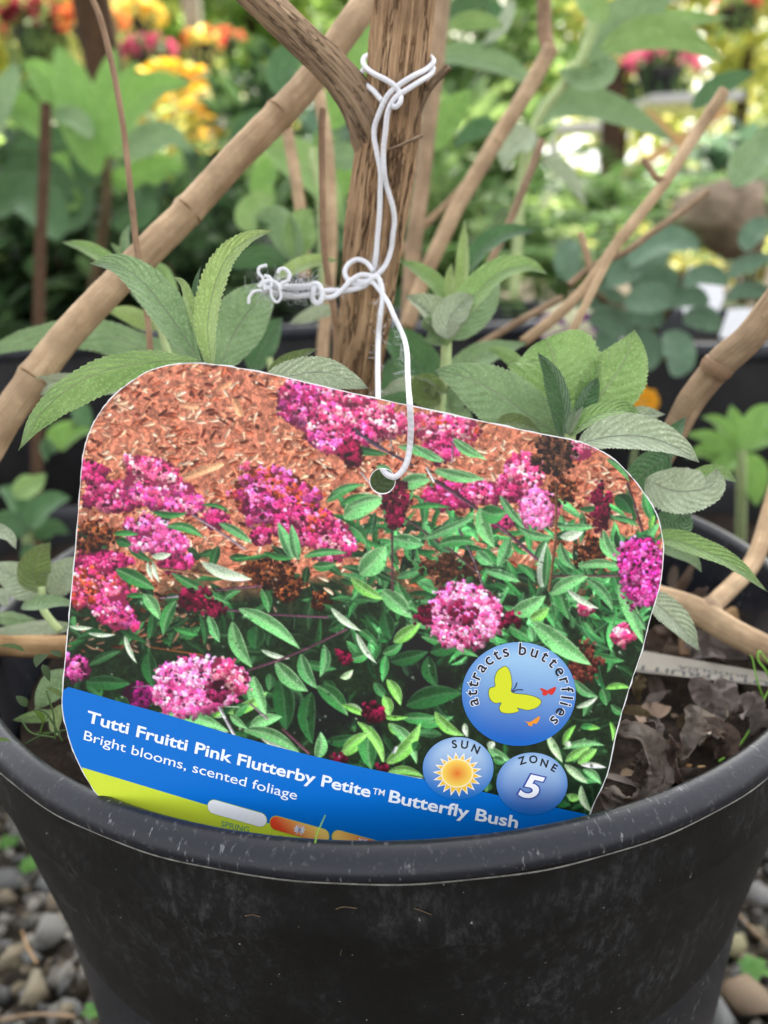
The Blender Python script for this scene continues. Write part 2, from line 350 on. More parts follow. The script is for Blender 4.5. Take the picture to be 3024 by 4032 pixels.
def hull(npts, g):
    b = bmesh.new(); 
    for p in nrm(g.normal(size=(npts, 3))) * g.uniform(.72, 1.05, (npts, 1)): b.verts.new(p)
    bmesh.ops.convex_hull(b, input=b.verts[:]); lo_ = [v for v in b.verts if not v.link_faces]
    if lo_: bmesh.ops.delete(b, geom=lo_, context='VERTS')
    b.verts.index_update(); v = np.array([v.co for v in b.verts]); f = np.array([[x.index for x in q.verts] for q in b.faces]); b.free(); return v, f
_hg = np.random.default_rng(44); HULLS = [hull(int(_hg.integers(8, 13)), _hg) for _ in range(40)]
def rock(c, s, g, h=None):
    v, f = h or HULLS[g.integers(len(HULLS))]; v = v * g.uniform(.65, 1.3, 3) * np.array([1, 1, .75]) * s; a, t = g.uniform(0, 6.28), g.uniform(-.7, .7); ca, sa, ct, st = math.cos(a), math.sin(a), math.cos(t), math.sin(t)
    return v @ np.array([[1, 0, 0], [0, ct, st], [0, -st, ct]]) @ np.array([[ca, sa, 0], [-sa, ca, 0], [0, 0, 1]]) + c, f
gr = np.random.default_rng(3); V = []; F = []; Cc = []; o = 0
pal = [lin(c) for c in ((118, 114, 106), (96, 92, 86), (138, 134, 126), (112, 102, 86), (84, 80, 76), (130, 120, 100), (104, 104, 102))]
k = 0
while k < 17000:
    x = gr.uniform(-.5, .5); y = gr.uniform(.1, .9)
    if (x - PC[0])**2 + (y - PC[1])**2 < .078**2: continue
    s = gr.uniform(.0034, .0078) * (1.4 if k % 11 == 0 else 1)
    v, f_ = rock((x, y, gr.uniform(-.003, .005)), s, gr); V.append(v); F.append(f_ + o); o += len(v)
    Cc.append(np.tile(pal[gr.integers(len(pal))] * gr.uniform(.42, 1.15), (len(v), 1))); k += 1
go = mesh('gravel', np.concatenate(V), np.concatenate(F), STONE, col=np.concatenate(Cc), smooth=False); go['kind'] = 'stuff'
def stone(label, u, v, s, c, seed):
    p = onz(u * 1.8228, v * 1.8228, .006); g_s = np.random.default_rng(seed); vv, ff = rock(p, s * .72, g_s, hull(15, g_s))
    ob = mesh('stone', vv, ff, STONE, col=np.tile(lin(c)[None] * .72, (len(vv), 1)), smooth=False); tag(ob, label, 'stone', 'larger stones lying in the gravel')
stone('yellowish stone in the gravel just right of the black pot', 1583, 2042, .012, (156, 150, 116), 1)
stone('flat pale grey slab stone at the bottom right corner beside the black pot', 1540, 2190, .022, (128, 128, 126), 2)
stone('tan brown stone below the green seedling right of the pot', 1612, 2155, .016, (138, 120, 100), 3)
stone('mid grey round stone on the gravel at the right edge of the photo', 1640, 1935, .013, (130, 128, 126), 4)
stone('pale stone in the gravel left of the pot, half way down its side', 100, 2010, .014, (140, 138, 132), 5)
stone('dark grey stone in the gravel at the left edge below the pot rim', 40, 1790, .014, (110, 108, 104), 6)
stone('beige stone at the bottom left corner beside the pot', 60, 2130, .012, (146, 138, 118), 7)

def twig_thing(label, reg, pts, half, zz, mat=TWIG, name='dry_twig', cat='twig', grp=None, lift=0.0):
    q = [onz(*z(reg, *p), zz) for p in pts]; d = np.linalg.norm(q[0] - CAM)
    ob = tube(name, q, half / zk(reg) * d / FPX, mat, n=14, segs=7, wob=.1); tag(ob, label, cat, grp); return ob
twig_thing('thin dry twig lying on the gravel right of the pot, low down', 'R8', [(1480, 930), (1560, 1020), (1659, 1120)], 5, .012, CANE_D)
twig_thing('short pale twig lying across the gravel under the pot rim, right edge', 'R8', [(1570, 640), (1659, 628)], 9, .012, CANE)
twig_thing('pale dry twig lying on the gravel at the bottom left corner', 'R7', [(0, 1445), (150, 1420), (330, 1430)], 6, .012, CANE_D)
twig_thing('slanting grey twig stuck in the gravel left of the pot', 'R7', [(95, 1060), (120, 1130), (160, 1200)], 4, .012, STICK)

# ------------------------------------------------------------------ the black nursery pot
m = NT('pot_plastic'); uv = m.add('ShaderNodeUVMap').outputs[0]; oc = m.add('ShaderNodeTexCoord').outputs['Object']
big = m.noise(oc, 26, 6, .7); sp = m.noise(m.mapping(oc, (1, 1, .5)), 460, 5, .75); sp2 = m.noise(oc, 1500, 2)
dust = m.math('MULTIPLY', m.ramp(big, [(.46, (0, 0, 0, 1)), (.72, (1, 1, 1, 1))]), m.ramp(sp, [(.47, (0, 0, 0, 1)), (.66, (1, 1, 1, 1))]))
dots = m.ramp(m.noise(oc, 700, 2, .5), [(.74, (0, 0, 0, 1)), (.79, (1, 1, 1, 1))])
film = m.ramp(big, [(.35, (.007, .007, .0072, 1)), (.7, (.014, .014, .0145, 1))])
col = m.mix(m.math('MULTIPLY', dust, .5), film, (.11, .112, .115, 1)); col = m.mix(m.math('MULTIPLY', dots, .8), col, (.3, .3, .29, 1))
m.bump(m.math('ADD', sp, m.math('MULTIPLY', big, 3)), .35, .0004)
POT = m.done(col, m.math('ADD', .5, m.math('MULTIPLY', dust, .3)), .2)
m = NT('pot_rim_plastic'); uv = m.add('ShaderNodeUVMap').outputs[0]; oc = m.add('ShaderNodeTexCoord').outputs['Object']
sc_ = m.noise(m.mapping(uv, (330, 3.0, 1)), 1.0, 3, .6); gate = m.noise(oc, 60, 4, .7); fine = m.noise(oc, 600, 4)
scr = m.math('MULTIPLY', m.ramp(sc_, [(.60, (0, 0, 0, 1)), (.68, (1, 1, 1, 1))]), m.ramp(gate, [(.46, (0, 0, 0, 1)), (.6, (1, 1, 1, 1))]))
col = m.mix(m.math('MULTIPLY', scr, .7), (.011, .0125, .018, 1), (.3, .3, .31, 1)); col = m.mix(m.math('MULTIPLY', m.ramp(fine, [(.6, (0, 0, 0, 1)), (.75, (1, 1, 1, 1))]), .35), col, (.13, .13, .13, 1))  # blue cast in the rim's base colour stands in for sky reflection
m.bump(fine, .25, .0003)
RIMM = m.done(col, .36, .36)
def lathe(name, prof_, mat, parent, segs=200, center=PC, zo=RIMZ, wob=None):
    a = np.linspace(0, 2 * np.pi, segs, endpoint=False); pr = np.asarray(prof_, float); n = len(pr)
    V = np.zeros((n, segs, 3)); V[:, :, 0] = center[0] + pr[:, 0:1] * np.cos(a); V[:, :, 1] = center[1] + pr[:, 0:1] * np.sin(a); V[:, :, 2] = zo + pr[:, 1:2]
    if wob is not None: V[:, :, 2] += wob(a)[None]
    i = np.arange(n - 1)[:, None] * segs; j = np.arange(segs)[None]; j2 = (j + 1) % segs
    F = np.stack([i + j2, i + j, i + segs + j, i + segs + j2], -1).reshape(-1, 4)
    s = np.r_[0, np.cumsum(np.linalg.norm(np.diff(pr, axis=0), axis=1))]
    uv = np.stack([np.tile(np.abs(np.linspace(-1, 1, segs)), n), np.repeat(s * 100, segs)], -1)
    return mesh(name, V.reshape(-1, 3), F, mat, parent, uv=uv)
def arc(cx, cz, r, a0, a1, n): return [(cx + r * math.cos(math.radians(t)), cz + r * math.sin(math.radians(t))) for t in np.linspace(a0, a1, n)]
def wobz(a): return -.0019 + .0021 * np.clip(np.sin(a), 0, 1) - .0016 * np.cos(a) * np.clip(-np.sin(a), 0, 1) + .0002 * np.sin(5 * a + 2)
pot = thing('nursery_pot', 'big round black plastic nursery pot with scuffed rim, standing on the gravel in front', 'plant pot', (PC[0], PC[1], 0))
rimp = [(.1160, -.010), (.1164, -.0026), (.1167, -.0012), (.1173, -.0003), (.1181, 0), (.1191, -.0002), (.1202, -.0008), (.1212, -.0016), (.1220, -.0025), (.1225, -.0034), (.1227, -.0042), (.1226, -.0049), (.1222, -.0054), (.1212, -.0056)]
rim = lathe('rim', rimp, RIMM, pot, wob=wobz)
body = [(.1216, -.0054), (.1211, -.0075), (.1209, -.016), (.1209, -.0222), (.1198, -.0238)] + [(.1198 - .038 * t, -.0252 - .19 * t) for t in np.linspace(.05, 1, 24)] + [(.078, RIMZ * -1 + .001), (.0, -RIMZ + .0012)]
lathe('body', body, POT, pot, wob=lambda a: wobz(a) * .9)
inner = [(.1152, -.0095), (.1146, -.02), (.112, -.05), (.108, -.10), (.104, -.15)]
lathe('inner_wall', inner[::-1], RIMM, pot)
g_ = np.random.default_rng(8); a = np.linspace(0, 2 * np.pi, 700)
wz = np.zeros_like(a)
for f in range(3, 26): wz += g_.normal() * np.sin(f * a + g_.uniform(0, 6.28)) / f**.9
wz = wz * .0003
for c0 in g_.uniform(0, 6.28, 22): wz -= .0011 * g_.uniform(-.4, 1) * np.exp(-((a - c0) / .045)**2)
rr = .1226 + .00012 * np.sin(31 * a)
q = np.stack([PC[0] + rr * np.cos(a), PC[1] + rr * np.sin(a), RIMZ - .0053 + wz + wobz(a), np.full_like(a, .00016)], -1)
V, F, uvv = tube_geo(q[:, :3], q[:, 3], segs=6, raw=True, cap=False)
mesh('mould_seam', V, F, plain('seam_plastic', rgb(108, 106, 100), .6, .3, .5, 300), rim)

def on_pot(x, y):
    d = ray(x, y)
    for t in np.linspace(.1, .3, 4000):
        p = CAM + d * t; r = math.hypot(p[0] - PC[0], p[1] - PC[1]); h = p[2] - RIMZ
        if h < -.009 and r <= np.interp(-h, [q[1] * -1 for q in body[:-1]], [q[0] for q in body[:-1]]): return p - d * .0004
    return CAM + d * .15
FLK = plain('dried_straw', rgb(92, 80, 64), .9, .05, .3, 400)
for reg, pts, w in [('R7', [(1058, 996), (1090, 990), (1125, 999)], .00022), ('R7', [(1450, 966), (1480, 956), (1542, 962)], .00018), ('R8', [(132, 962), (160, 972), (205, 990)], .0002), ('R7', [(1360, 1120), (1380, 1126)], .0002), ('R7', [(1470, 1165), (1476, 1140)], .00012), ('R7', [(1380, 1335), (1420, 1332)], .00012)]:
    mesh_ = tube_geo([on_pot(*z(reg, *q)) for q in pts] if len(pts) > 2 else [on_pot(*z(reg, *pts[0])), on_pot(*z(reg, *pts[1]))], w * .65, n=10, segs=5, wob=.2); mesh('dried_fleck', mesh_[0], mesh_[1], FLK, pot, uv=mesh_[2])
# soil in the pot
m = NT('potting_soil'); oc = m.add('ShaderNodeTexCoord').outputs['Object']; n = m.noise(oc, 220, 6, .7); n2 = m.noise(oc, 40, 3)
col = m.mix(m.math('MULTIPLY', n2, .5), m.ramp(n, [(.3, rgb(22, 18, 16)), (.55, rgb(52, 44, 38)), (.8, rgb(92, 78, 66))]), rgb(34, 28, 24)); m.bump(n, 1, .003); SOIL = m.done(col, .95, .1)
SOILZ = .192
def soil_disc(c, r, zz, amp=.006, seed=0, parent=None, name='soil', mat=SOIL):
    V = []; F = []; R_, S_ = 18, 60
    for i in range(R_ + 1):
        for j in range(S_):
            a = 6.2832 * j / S_; q = r * i / R_; x, y = c[0] + q * math.cos(a), c[1] + q * math.sin(a)
            V.append((x, y, zz + amp * mnoise.fractal((x * 45 + seed, y * 45, seed), 1, 2, 3)))
    for i in range(R_):
        for j in range(S_): F.append((i * S_ + j, i * S_ + (j + 1) % S_, (i + 1) * S_ + (j + 1) % S_, (i + 1) * S_ + j))
    return mesh(name, V, F, mat, parent)
so_ = soil_disc(PC, .1125, SOILZ); so_['kind'] = 'stuff'

# ------------------------------------------------------------------ the hanging plant tag
LEAN = math.radians(10); TN = np.array([0, -math.cos(LEAN), math.sin(LEAN)]); TQ = np.array([0, .1428, RIMZ])
def TP(x, y, off=0.0):
    """photograph pixel(s) -> point on the card's plane, off metres in front of it"""
    x = np.asarray(x, float); y = np.asarray(y, float)
    r = XC * ((x[..., None] - CX) / FPX) - YC * ((y[..., None] - CY) / FPX) + FWD
    t = ((TQ - CAM) @ TN) / (r @ TN)
    return CAM + r * t[..., None] + TN * off
def tagdepth(x, y): return float((TP(x, y) - CAM) @ FWD)
OUT = [(135, 1480), (142, 1400), (152, 1290), (163, 1170), (172, 1045), (178, 985), (188, 945), (203, 910), (225, 876), (260, 840), (310, 806), (340, 794), (370, 787), (405, 784), (440, 784), (500, 791), (590, 808), (700, 834),
       (829.5, 863), (1029, 906), (1154, 933), (1244, 951), (1289, 968), (1329, 993), (1354, 1017), (1374, 1040), (1404, 1082), (1422, 1117), (1432, 1160), (1434, 1197), (1427, 1262), (1404, 1342), (1389, 1402), (1359, 1492), (1332, 1585), (1312, 1675),
       (1276, 1755), (1250, 1840), (1190, 1890), (1100, 1905), (850, 1890), (600, 1858), (400, 1822), (290, 1785), (240, 1747), (203, 1709), (172, 1655), (150, 1602), (134, 1535)]
OUT = np.array(OUT, float) * 1.8228
def closed_spline(p, m=8):
    p = np.asarray(p); n = len(p); o = []
    for i in range(n):
        p0, p1, p2, p3 = p[i - 1], p[i], p[(i + 1) % n], p[(i + 2) % n]
        for t in np.linspace(0, 1, m, endpoint=False): o.append(.5 * (2 * p1 + (p2 - p0) * t + (2 * p0 - 5 * p1 + 4 * p2 - p3) * t * t + (3 * p1 - p0 - 3 * p2 + p3) * t**3))
    return np.array(o)
OUTS = closed_spline(OUT, 6)
def inset(p, d):
    t = nrm(np.roll(p, -1, 0) - np.roll(p, 1, 0)); return p + np.stack([-t[:, 1], t[:, 0]], -1) * d
INS = inset(OUTS, 4.2)
HC = np.array(z('C', 570, 1090)); HR = 49.0
ha = np.linspace(0, 2 * np.pi, 48, endpoint=False); HOLE = HC + HR * np.stack([np.cos(ha), np.sin(ha)], -1)
from mathutils.geometry import tessellate_polygon
tg = thing('plant_tag', 'big rounded plastic plant tag with pink blooms, hanging by string before the trunk', 'plant tag', tuple(TP(1512, 2500)))
CARD = plain('card_white', (.84, .84, .84, 1), .45, .3, .02)
PRINT = colmat('photo_ink', .38, .35)
INK = {}
def ink(c, k=1.0):
    if (c, k) not in INK: INK[(c, k)] = plain('ink_%d_%d_%d' % c, rgb(*c, k), .38, .35, .015, 900)
    return INK[(c, k)]
jag = rng.normal(0, 1.3, len(OUTS))[:, None] * nrm(np.roll(OUTS, -1, 0) - np.roll(OUTS, 1, 0))[:, ::-1] * np.array([1, -1])
tri = tessellate_polygon([[Vector((*p, 0)) for p in OUTS], [Vector((*p, 0)) for p in HOLE]])
a2 = np.concatenate([OUTS + jag, HOLE]); n = len(a2); f3 = TP(a2[:, 0], a2[:, 1], 0); b3 = f3 - TN * .00045
Fc = [tuple(t) for t in tri] + [tuple(i + n for i in t[::-1]) for t in tri]; no = len(OUTS); nh = len(HOLE)
Fc += [(i, (i + 1) % no, n + (i + 1) % no, n + i) for i in range(no)] + [(no + i, n + no + i, n + no + (i + 1) % nh, no + (i + 1) % nh) for i in range(nh)]
card = mesh('card', np.concatenate([f3, b3]), Fc, CARD, tg, smooth=False)

# the printed photograph, painted shape by shape on a fine grid
PX0, PY0, ST = 232.0, 1418.0, 3.5
GW, GH = int((2640 - PX0) / ST), int((3330 - PY0) / ST)
gx = PX0 + np.arange(GW) * ST; gy = PY0 + np.arange(GH) * ST; GX, GY = np.meshgrid(gx, gy)
IMG = np.zeros((GH, GW, 3), np.float32)
pr_ = np.random.default_rng(21)
def vnoise(sc, seed):
    g = np.random.default_rng(seed); h, w = int(GH / sc) + 3, int(GW / sc) + 3; a = g.uniform(0, 1, (h, w)); yy = np.arange(GH) / sc; xx = np.arange(GW) / sc
    iy = yy.astype(int); ix = xx.astype(int); fy = (yy - iy)[:, None]; fx = (xx - ix)[None]; fy = fy * fy * (3 - 2 * fy); fx = fx * fx * (3 - 2 * fx)
    return (a[iy][:, ix] * (1 - fy) * (1 - fx) + a[iy][:, ix + 1] * (1 - fy) * fx + a[iy + 1][:, ix] * fy * (1 - fx) + a[iy + 1][:, ix + 1] * fy * fx)
NZ = vnoise(5, 1) * .5 + vnoise(2.2, 2) * .5; NF = pr_.uniform(0, 1, (GH, GW)); NB = vnoise(26, 3)
def box(x0, y0, x1, y1):
    a = max(0, int((x0 - PX0) / ST)); b = min(GW, int((x1 - PX0) / ST) + 2); c = max(0, int((y0 - PY0) / ST)); d = min(GH, int((y1 - PY0) / ST) + 2)
    return None if a >= b or c >= d else (slice(c, d), slice(a, b))
def ptone(c, f): return np.clip(np.asarray(c, float) * f, 0, 255)
def pleaf(A, B, hw, c, bend=0.0, rim_=.25, pale=None, k=.75, e=1.0, mid=.35, two=.16):
    A = np.array(A, float); B = np.array(B, float); d = B - A; L = np.hypot(*d)
    if L < 2: return
    d /= L; nn = np.array([-d[1], d[0]]); pad = hw + abs(bend) * L + 6
    s = box(min(A[0], B[0]) - pad, min(A[1], B[1]) - pad, max(A[0], B[0]) + pad, max(A[1], B[1]) + pad)
    if s is None: return
    X, Y = GX[s] - A[0], GY[s] - A[1]; t = (X * d[0] + Y * d[1]) / L; sd = X * nn[0] + Y * nn[1] - bend * L * 4 * t * (1 - t)
    w = hw * prof(t, k, e); mk = np.clip((w - np.abs(sd)) / ST + .5, 0, 1) * ((t > 0) & (t < 1))
    if mk.max() <= 0: return
    side = np.tanh(sd / (hw * .25 + .1)); r = np.abs(sd) / (w + 1)
    f = (1 + two * side + .22 * (NZ[s] - .5) + .10 * (NF[s] - .5)) * (.80 + .36 * np.clip(t, 0, 1))
    col = np.asarray(c, float)[None, None] * f[..., None]
    lite = np.asarray(pale if pale is not None else (190, 215, 170), float)
    q = np.clip(mid * np.exp(-(sd / 4.5)**2) * (hw > 14) + rim_ * np.clip((r - .72) * 4, 0, 1) * (side < 0), 0, 1)[..., None]
    col = col * (1 - q) + lite * q
    IMG[s] = IMG[s] * (1 - mk[..., None]) + np.clip(col, 0, 255) * mk[..., None]
def pdisc(x, y, r, c, a=1.0, hl=.25):
    s = box(x - r - 4, y - r - 4, x + r + 4, y + r + 4)
    if s is None: return
    dx, dy = GX[s] - x, GY[s] - y; q = np.hypot(dx, dy); mk = np.clip((r - q) / ST + .5, 0, 1)[..., None] * a
    f = 1 + hl * (-dx - 1.4 * dy) / (r * 1.8); IMG[s] = IMG[s] * (1 - mk) + np.clip(np.asarray(c, float)[None, None] * f[..., None], 0, 255) * mk
def pline(pts, w, c):
    for (x0, y0), (x1, y1) in zip(pts[:-1], pts[1:]): pleaf((x0, y0), (x1, y1), w, c, 0, 0, k=.02, e=.02, mid=0, two=.25)
PINK = [(236, 80, 156), (246, 130, 186), (216, 54, 136), (252, 172, 208), (200, 40, 120)]; MAG = [(186, 34, 122), (214, 52, 142), (152, 22, 98), (232, 100, 172), (130, 16, 82)]
PURP = [(176, 44, 146), (204, 76, 176), (146, 26, 114), (222, 112, 190)]; MAR = [(110, 16, 50), (136, 24, 66), (80, 10, 36), (96, 12, 44)]; BRN = [(92, 44, 26), (120, 64, 36), (66, 28, 16), (140, 82, 48)]
RUST = [(180, 70, 60), (200, 60, 110), (150, 50, 40), (210, 90, 150), (120, 34, 30)]
def bloom(reg, cx, cy, rx, ry, pal_, ang=0, n=None, fr=7.6, base=None, dark=.16, edge=.24, cf=1.5):
    x, y = z(reg, cx, cy); k = zk(reg); rx /= k; ry /= k; a = math.radians(ang); ca, sa = math.cos(a), math.sin(a)
    n = n or int(rx * ry * 3.14 / (fr * fr) * 2.0); b = np.array(base if base is not None else pal_[2 if len(pal_) > 2 else -1], float) * .62
    for _ in range(n // 4):
        t = pr_.uniform(0, 6.28); q = pr_.uniform(0, 1)**.5; px, py = q * rx * math.cos(t), q * ry * math.sin(t); pdisc(x + px * ca - py * sa, y + px * sa + py * ca, fr * 1.5, b, 1, 0)
    ncl = max(6, int(rx * ry * 3.14 / (fr * 3.6)**2 * cf)); cl = []
    for _ in range(ncl):
        t = pr_.uniform(0, 6.28); q = pr_.uniform(0, 1)**.5 * (1 + pr_.normal(0, edge * .45)); tp = 1 - .22 * math.cos(t) * q; cl.append((q * rx * math.cos(t) * 1.04, q * ry * math.sin(t) * tp, pr_.uniform(.72, 1.2), pal_[pr_.integers(len(pal_))]))
    cl.sort(key=lambda v: v[1])
    for i in range(n):
        g0 = cl[(i * ncl) // n]; px, py = g0[0] + pr_.normal(0, fr * 1.25), g0[1] + pr_.normal(0, fr * 1.15)
        c0 = g0[3] if pr_.uniform() < .6 else pal_[pr_.integers(len(pal_))]
        c = ptone(c0, g0[2] * pr_.uniform(.85, 1.15) * (1.0 - .12 * (py - g0[1]) / fr - .10 * py / max(ry, 1)))
        if pr_.uniform() < dark * .6: c = ptone(b, .6)
        r = fr * pr_.uniform(.6, 1.15); X, Y = x + px * ca - py * sa, y + px * sa + py * ca
        pdisc(X, Y, r, c)
        if r > 7 and pr_.uniform() < .5:
            for j in range(3): u = pr_.uniform(0, 6.28); pdisc(X + r * .7 * math.cos(u), Y + r * .7 * math.sin(u), r * .5, ptone(c, 1.13))
# ground of the printed picture: bark mulch above, shaded green below
yb = 2330 - 60 * np.sin((GX - 300) / 500) - (GX - 1400).clip(0) * .12
mul = np.clip((yb - GY) / 160 + .5 + (NB - .5) * 1.4, 0, 1)[..., None]
IMG[:] = (np.array([204, 126, 98]) * (.52 + .85 * NZ[..., None]) * mul + np.array([26, 44, 26]) * (.55 + .9 * NZ[..., None]) * (1 - mul))
CH = [(226, 160, 128), (204, 122, 90), (240, 198, 168), (174, 90, 62), (130, 60, 40), (96, 42, 28), (216, 142, 106), (232, 176, 142)]
for _ in range(4200):
    x, y = pr_.uniform(240, 2640), pr_.uniform(1420, 2560)
    if y > 2330 - 60 * math.sin((x - 300) / 500) - max(0, x - 1400) * .12 + pr_.normal(0, 60) and not (x < 820 and y < 2720): continue
    a = pr_.normal(-.25, .6); L = pr_.uniform(12, 52); c = ptone(CH[pr_.integers(len(CH))], pr_.uniform(.8, 1.1) * (.6 if y > 2330 else 1))
    pleaf((x, y), (x + L * math.cos(a), y + L * math.sin(a)), pr_.uniform(4, 8), c, pr_.uniform(-.1, .1), 0, k=.4, e=.4, mid=0, two=.25)

pleaf(z('R3', 780, 1080), z('R3', 965, 1015), 16, (226, 166, 124), 0, 0, k=.2, e=.2, mid=0); pleaf(z('R3', 1010, 735), z('R3', 1045, 810), 16, (226, 160, 118), 0, 0, k=.2, e=.2, mid=0)
pleaf(z('R3', 930, 700), z('R3', 1000, 665), 11, (220, 150, 110), 0, 0, k=.2, e=.2, mid=0); pleaf(z('R3', 770, 760), z('R3', 860, 770), 13, (224, 156, 118), 0, 0, k=.2, e=.2, mid=0)
# deep background leaves
GRN = [(34, 84, 44), (46, 104, 54), (58, 122, 66), (28, 66, 38), (74, 140, 82)]
for _ in range(520):
    x, y = pr_.uniform(240, 2640), pr_.uniform(2080, 3290); dk = .45 + .5 * pr_.uniform()
    if y < 2330 - max(0, x - 1400) * .12 and pr_.uniform() < .55: continue
    if 1350 < x < 1800 and 2560 < y < 2860 and pr_.uniform() < .8: continue
    a = pr_.uniform(-3.14, 3.14); L = pr_.uniform(60, 150)
    pleaf((x, y), (x + L * math.cos(a), y + L * math.sin(a)), pr_.uniform(9, 22), ptone(GRN[pr_.integers(5)], dk), pr_.uniform(-.12, .12), .1, mid=.2)
for _ in range(330):
    x, y = pr_.uniform(1400, 2600), pr_.uniform(2000, 2600); a = pr_.uniform(-3.14, 3.14); L = pr_.uniform(70, 160)
    pleaf((x, y), (x + L * math.cos(a), y + L * math.sin(a)), pr_.uniform(9, 18), ptone(GRN[pr_.integers(5)], pr_.uniform(.7, 1.7)), pr_.uniform(-.15, .15), .5, mid=.3)
for (cx, cy, rx, ry) in [(180, 860, 190, 130), (420, 800, 90, 90), (130, 700, 120, 60)]:
    x, y = z('R6', cx, cy)
    for _ in range(26): pdisc(x + pr_.normal(0, rx * .35), y + pr_.normal(0, ry * .35), 40, (20, 24, 24), .5, 0)
for _ in range(30): x, y = z('R5', 1420 + pr_.normal(0, 70), 980 + pr_.normal(0, 70)); pdisc(x, y, 40, (18, 22, 24), .5, 0)
# blooms further back
PINK, MAG, PURP, RUST = [[(min(255, c[0] + 6), min(255, c[1] + 12), int(c[2] * .90)) for c in L_] for L_ in (PINK, MAG, PURP, RUST)]
bloom('R5', 490, 60, 110, 62, MAG, 10); bloom('R3', 400, 1060, 60, 40, MAG); bloom('R5', 700, 40, 165, 78, PINK + PURP, 18); bloom('R3', 660, 1040, 110, 45, PINK, 15)
bloom('R5', 1190, 60, 180, 110, RUST + PURP, 12); bloom('R5', 1120, 100, 70, 70, MAG + PURP); bloom('R5', 1290, 190, 110, 75, MAG, 30); bloom('R5', 1440, 255, 88, 84, PINK + MAG, 20); bloom('R5', 1380, 170, 60, 50, MAG + RUST)
bloom('R5', 430, 345, 120, 50, MAG); bloom('R5', 430, 460, 125, 85, PINK + RUST, 12); bloom('R5', 500, 565, 90, 62, PINK + PURP, 25); bloom('R5', 330, 800, 55, 48, PURP); bloom('R5', 600, 920, 60, 50, [(110, 20, 80), (130, 30, 100), (80, 14, 60)])
bloom('R5', 930, 160, 45, 40, MAG); bloom('R5', 1130, 240, 40, 30, MAG); bloom('R5', 760, 340, 60, 40, MAG)
bloom('R3', 1360, 730, 135, 90, PINK + MAG, 20); bloom('R3', 1420, 830, 150, 100, PINK, 30, fr=8.2); bloom('R3', 1300, 760, 70, 90, MAG + PURP, 40); bloom('R3', 1420, 920, 95, 42, PINK + PURP, 20); bloom('R3', 1590, 800, 80, 60, PINK, 20); bloom('R3', 1500, 720, 90, 40, PINK, 10); bloom('R3', 1570, 890, 70, 40, MAG)
bloom('C', 700, 500, 140, 90, PINK, 0, fr=9); bloom('R4', 250, 870, 150, 62, PINK + RUST, 10); bloom('R4', 240, 950, 70, 55, MAG); bloom('R4', 330, 850, 60, 40, PINK); bloom('R4', 30, 840, 55, 50, PINK)
bloom('R6', 300, 60, 110, 50, MAG); bloom('R6', 420, 40, 85, 45, PINK + MAG); bloom('R6', 550, 30, 60, 50, MAG); bloom('R6', 520, 160, 40, 40, MAG)
bloom('R4', 610, 1050, 85, 66, PINK, 20, cf=3); bloom('R6', 670, 110, 80, 78, [(240, 112, 172), (246, 150, 194), (230, 92, 154)], 0, cf=3, edge=.1); bloom('R4', 845, 950, 50, 45, PINK); bloom('R6', 1030, 660, 45, 36, PINK); bloom('R6', 870, 550, 30, 20, PINK)
bloom('R5', 680, 238, 128, 64, [(240, 112, 168), (228, 84, 150), (206, 60, 130), (248, 160, 198)], 18)
for a_ in [('R5', 410, 235, 90, 60, BRN), ('R5', 1170, 390, 105, 72, BRN), ('R5', 1240, 460, 60, 55, BRN), ('R6', 900, 290, 58, 56, BRN), ('R6', 860, 780, 60, 80, [(120, 60, 50), (90, 40, 34)]), ('R5', 1390, 510, 40, 40, BRN), ('R6', 300, 370, 120, 60, [(60, 36, 26), (84, 50, 34)])]:
    bloom(*a_, n=int(a_[3] * a_[4] / 26), fr=7, dark=.3, edge=.5)
STEMC = (104, 66, 86)
for reg, pts, w, c in [('R5', [(830, 140), (930, 200), (1060, 290)], 5, (150, 130, 140)), ('R5', [(690, 370), (990, 412)], 6, (150, 110, 80)), ('R5', [(930, 465), (1130, 445)], 5, STEMC), ('R5', [(690, 500), (775, 490)], 4, (150, 130, 150)),
     ('R5', [(945, 545), (1140, 568), (1420, 582)], 5, STEMC), ('R6', [(200, -20), (400, 112), (540, 222), (665, 335)], 7, (96, 62, 78)), ('R6', [(320, 190), (392, 345), (432, 460)], 5, (104, 84, 96)), ('R6', [(1050, 0), (1098, 150), (1118, 215)], 7, (86, 52, 56)),
     ('R6', [(60, 130), (170, 210), (300, 300), (400, 385)], 5, (84, 56, 62)), ('R6', [(720, 405), (1035, 402)], 6, (96, 66, 70)), ('R5', [(650, 710), (880, 745)], 5, (120, 70, 40)), ('R5', [(570, 885), (660, 875)], 3, (130, 110, 120)), ('R3', [(1530, 860), (1590, 920), (1659, 960)], 5, (96, 76, 92)), ('C', [(270, 560), (430, 640), (640, 780), (900, 920)], 12, (70, 60, 76)), ('C', [(1150, 1080), (1380, 1230), (1590, 1382)], 14, (70, 44, 56)), ('C', [(650, 600), (680, 760)], 8, (130, 110, 110)), ('C', [(1335, 640), (1330, 880)], 8, (150, 120, 140))]:
    pline(zs(reg, pts), w / (1.2 if reg != 'C' else 2.6), c)
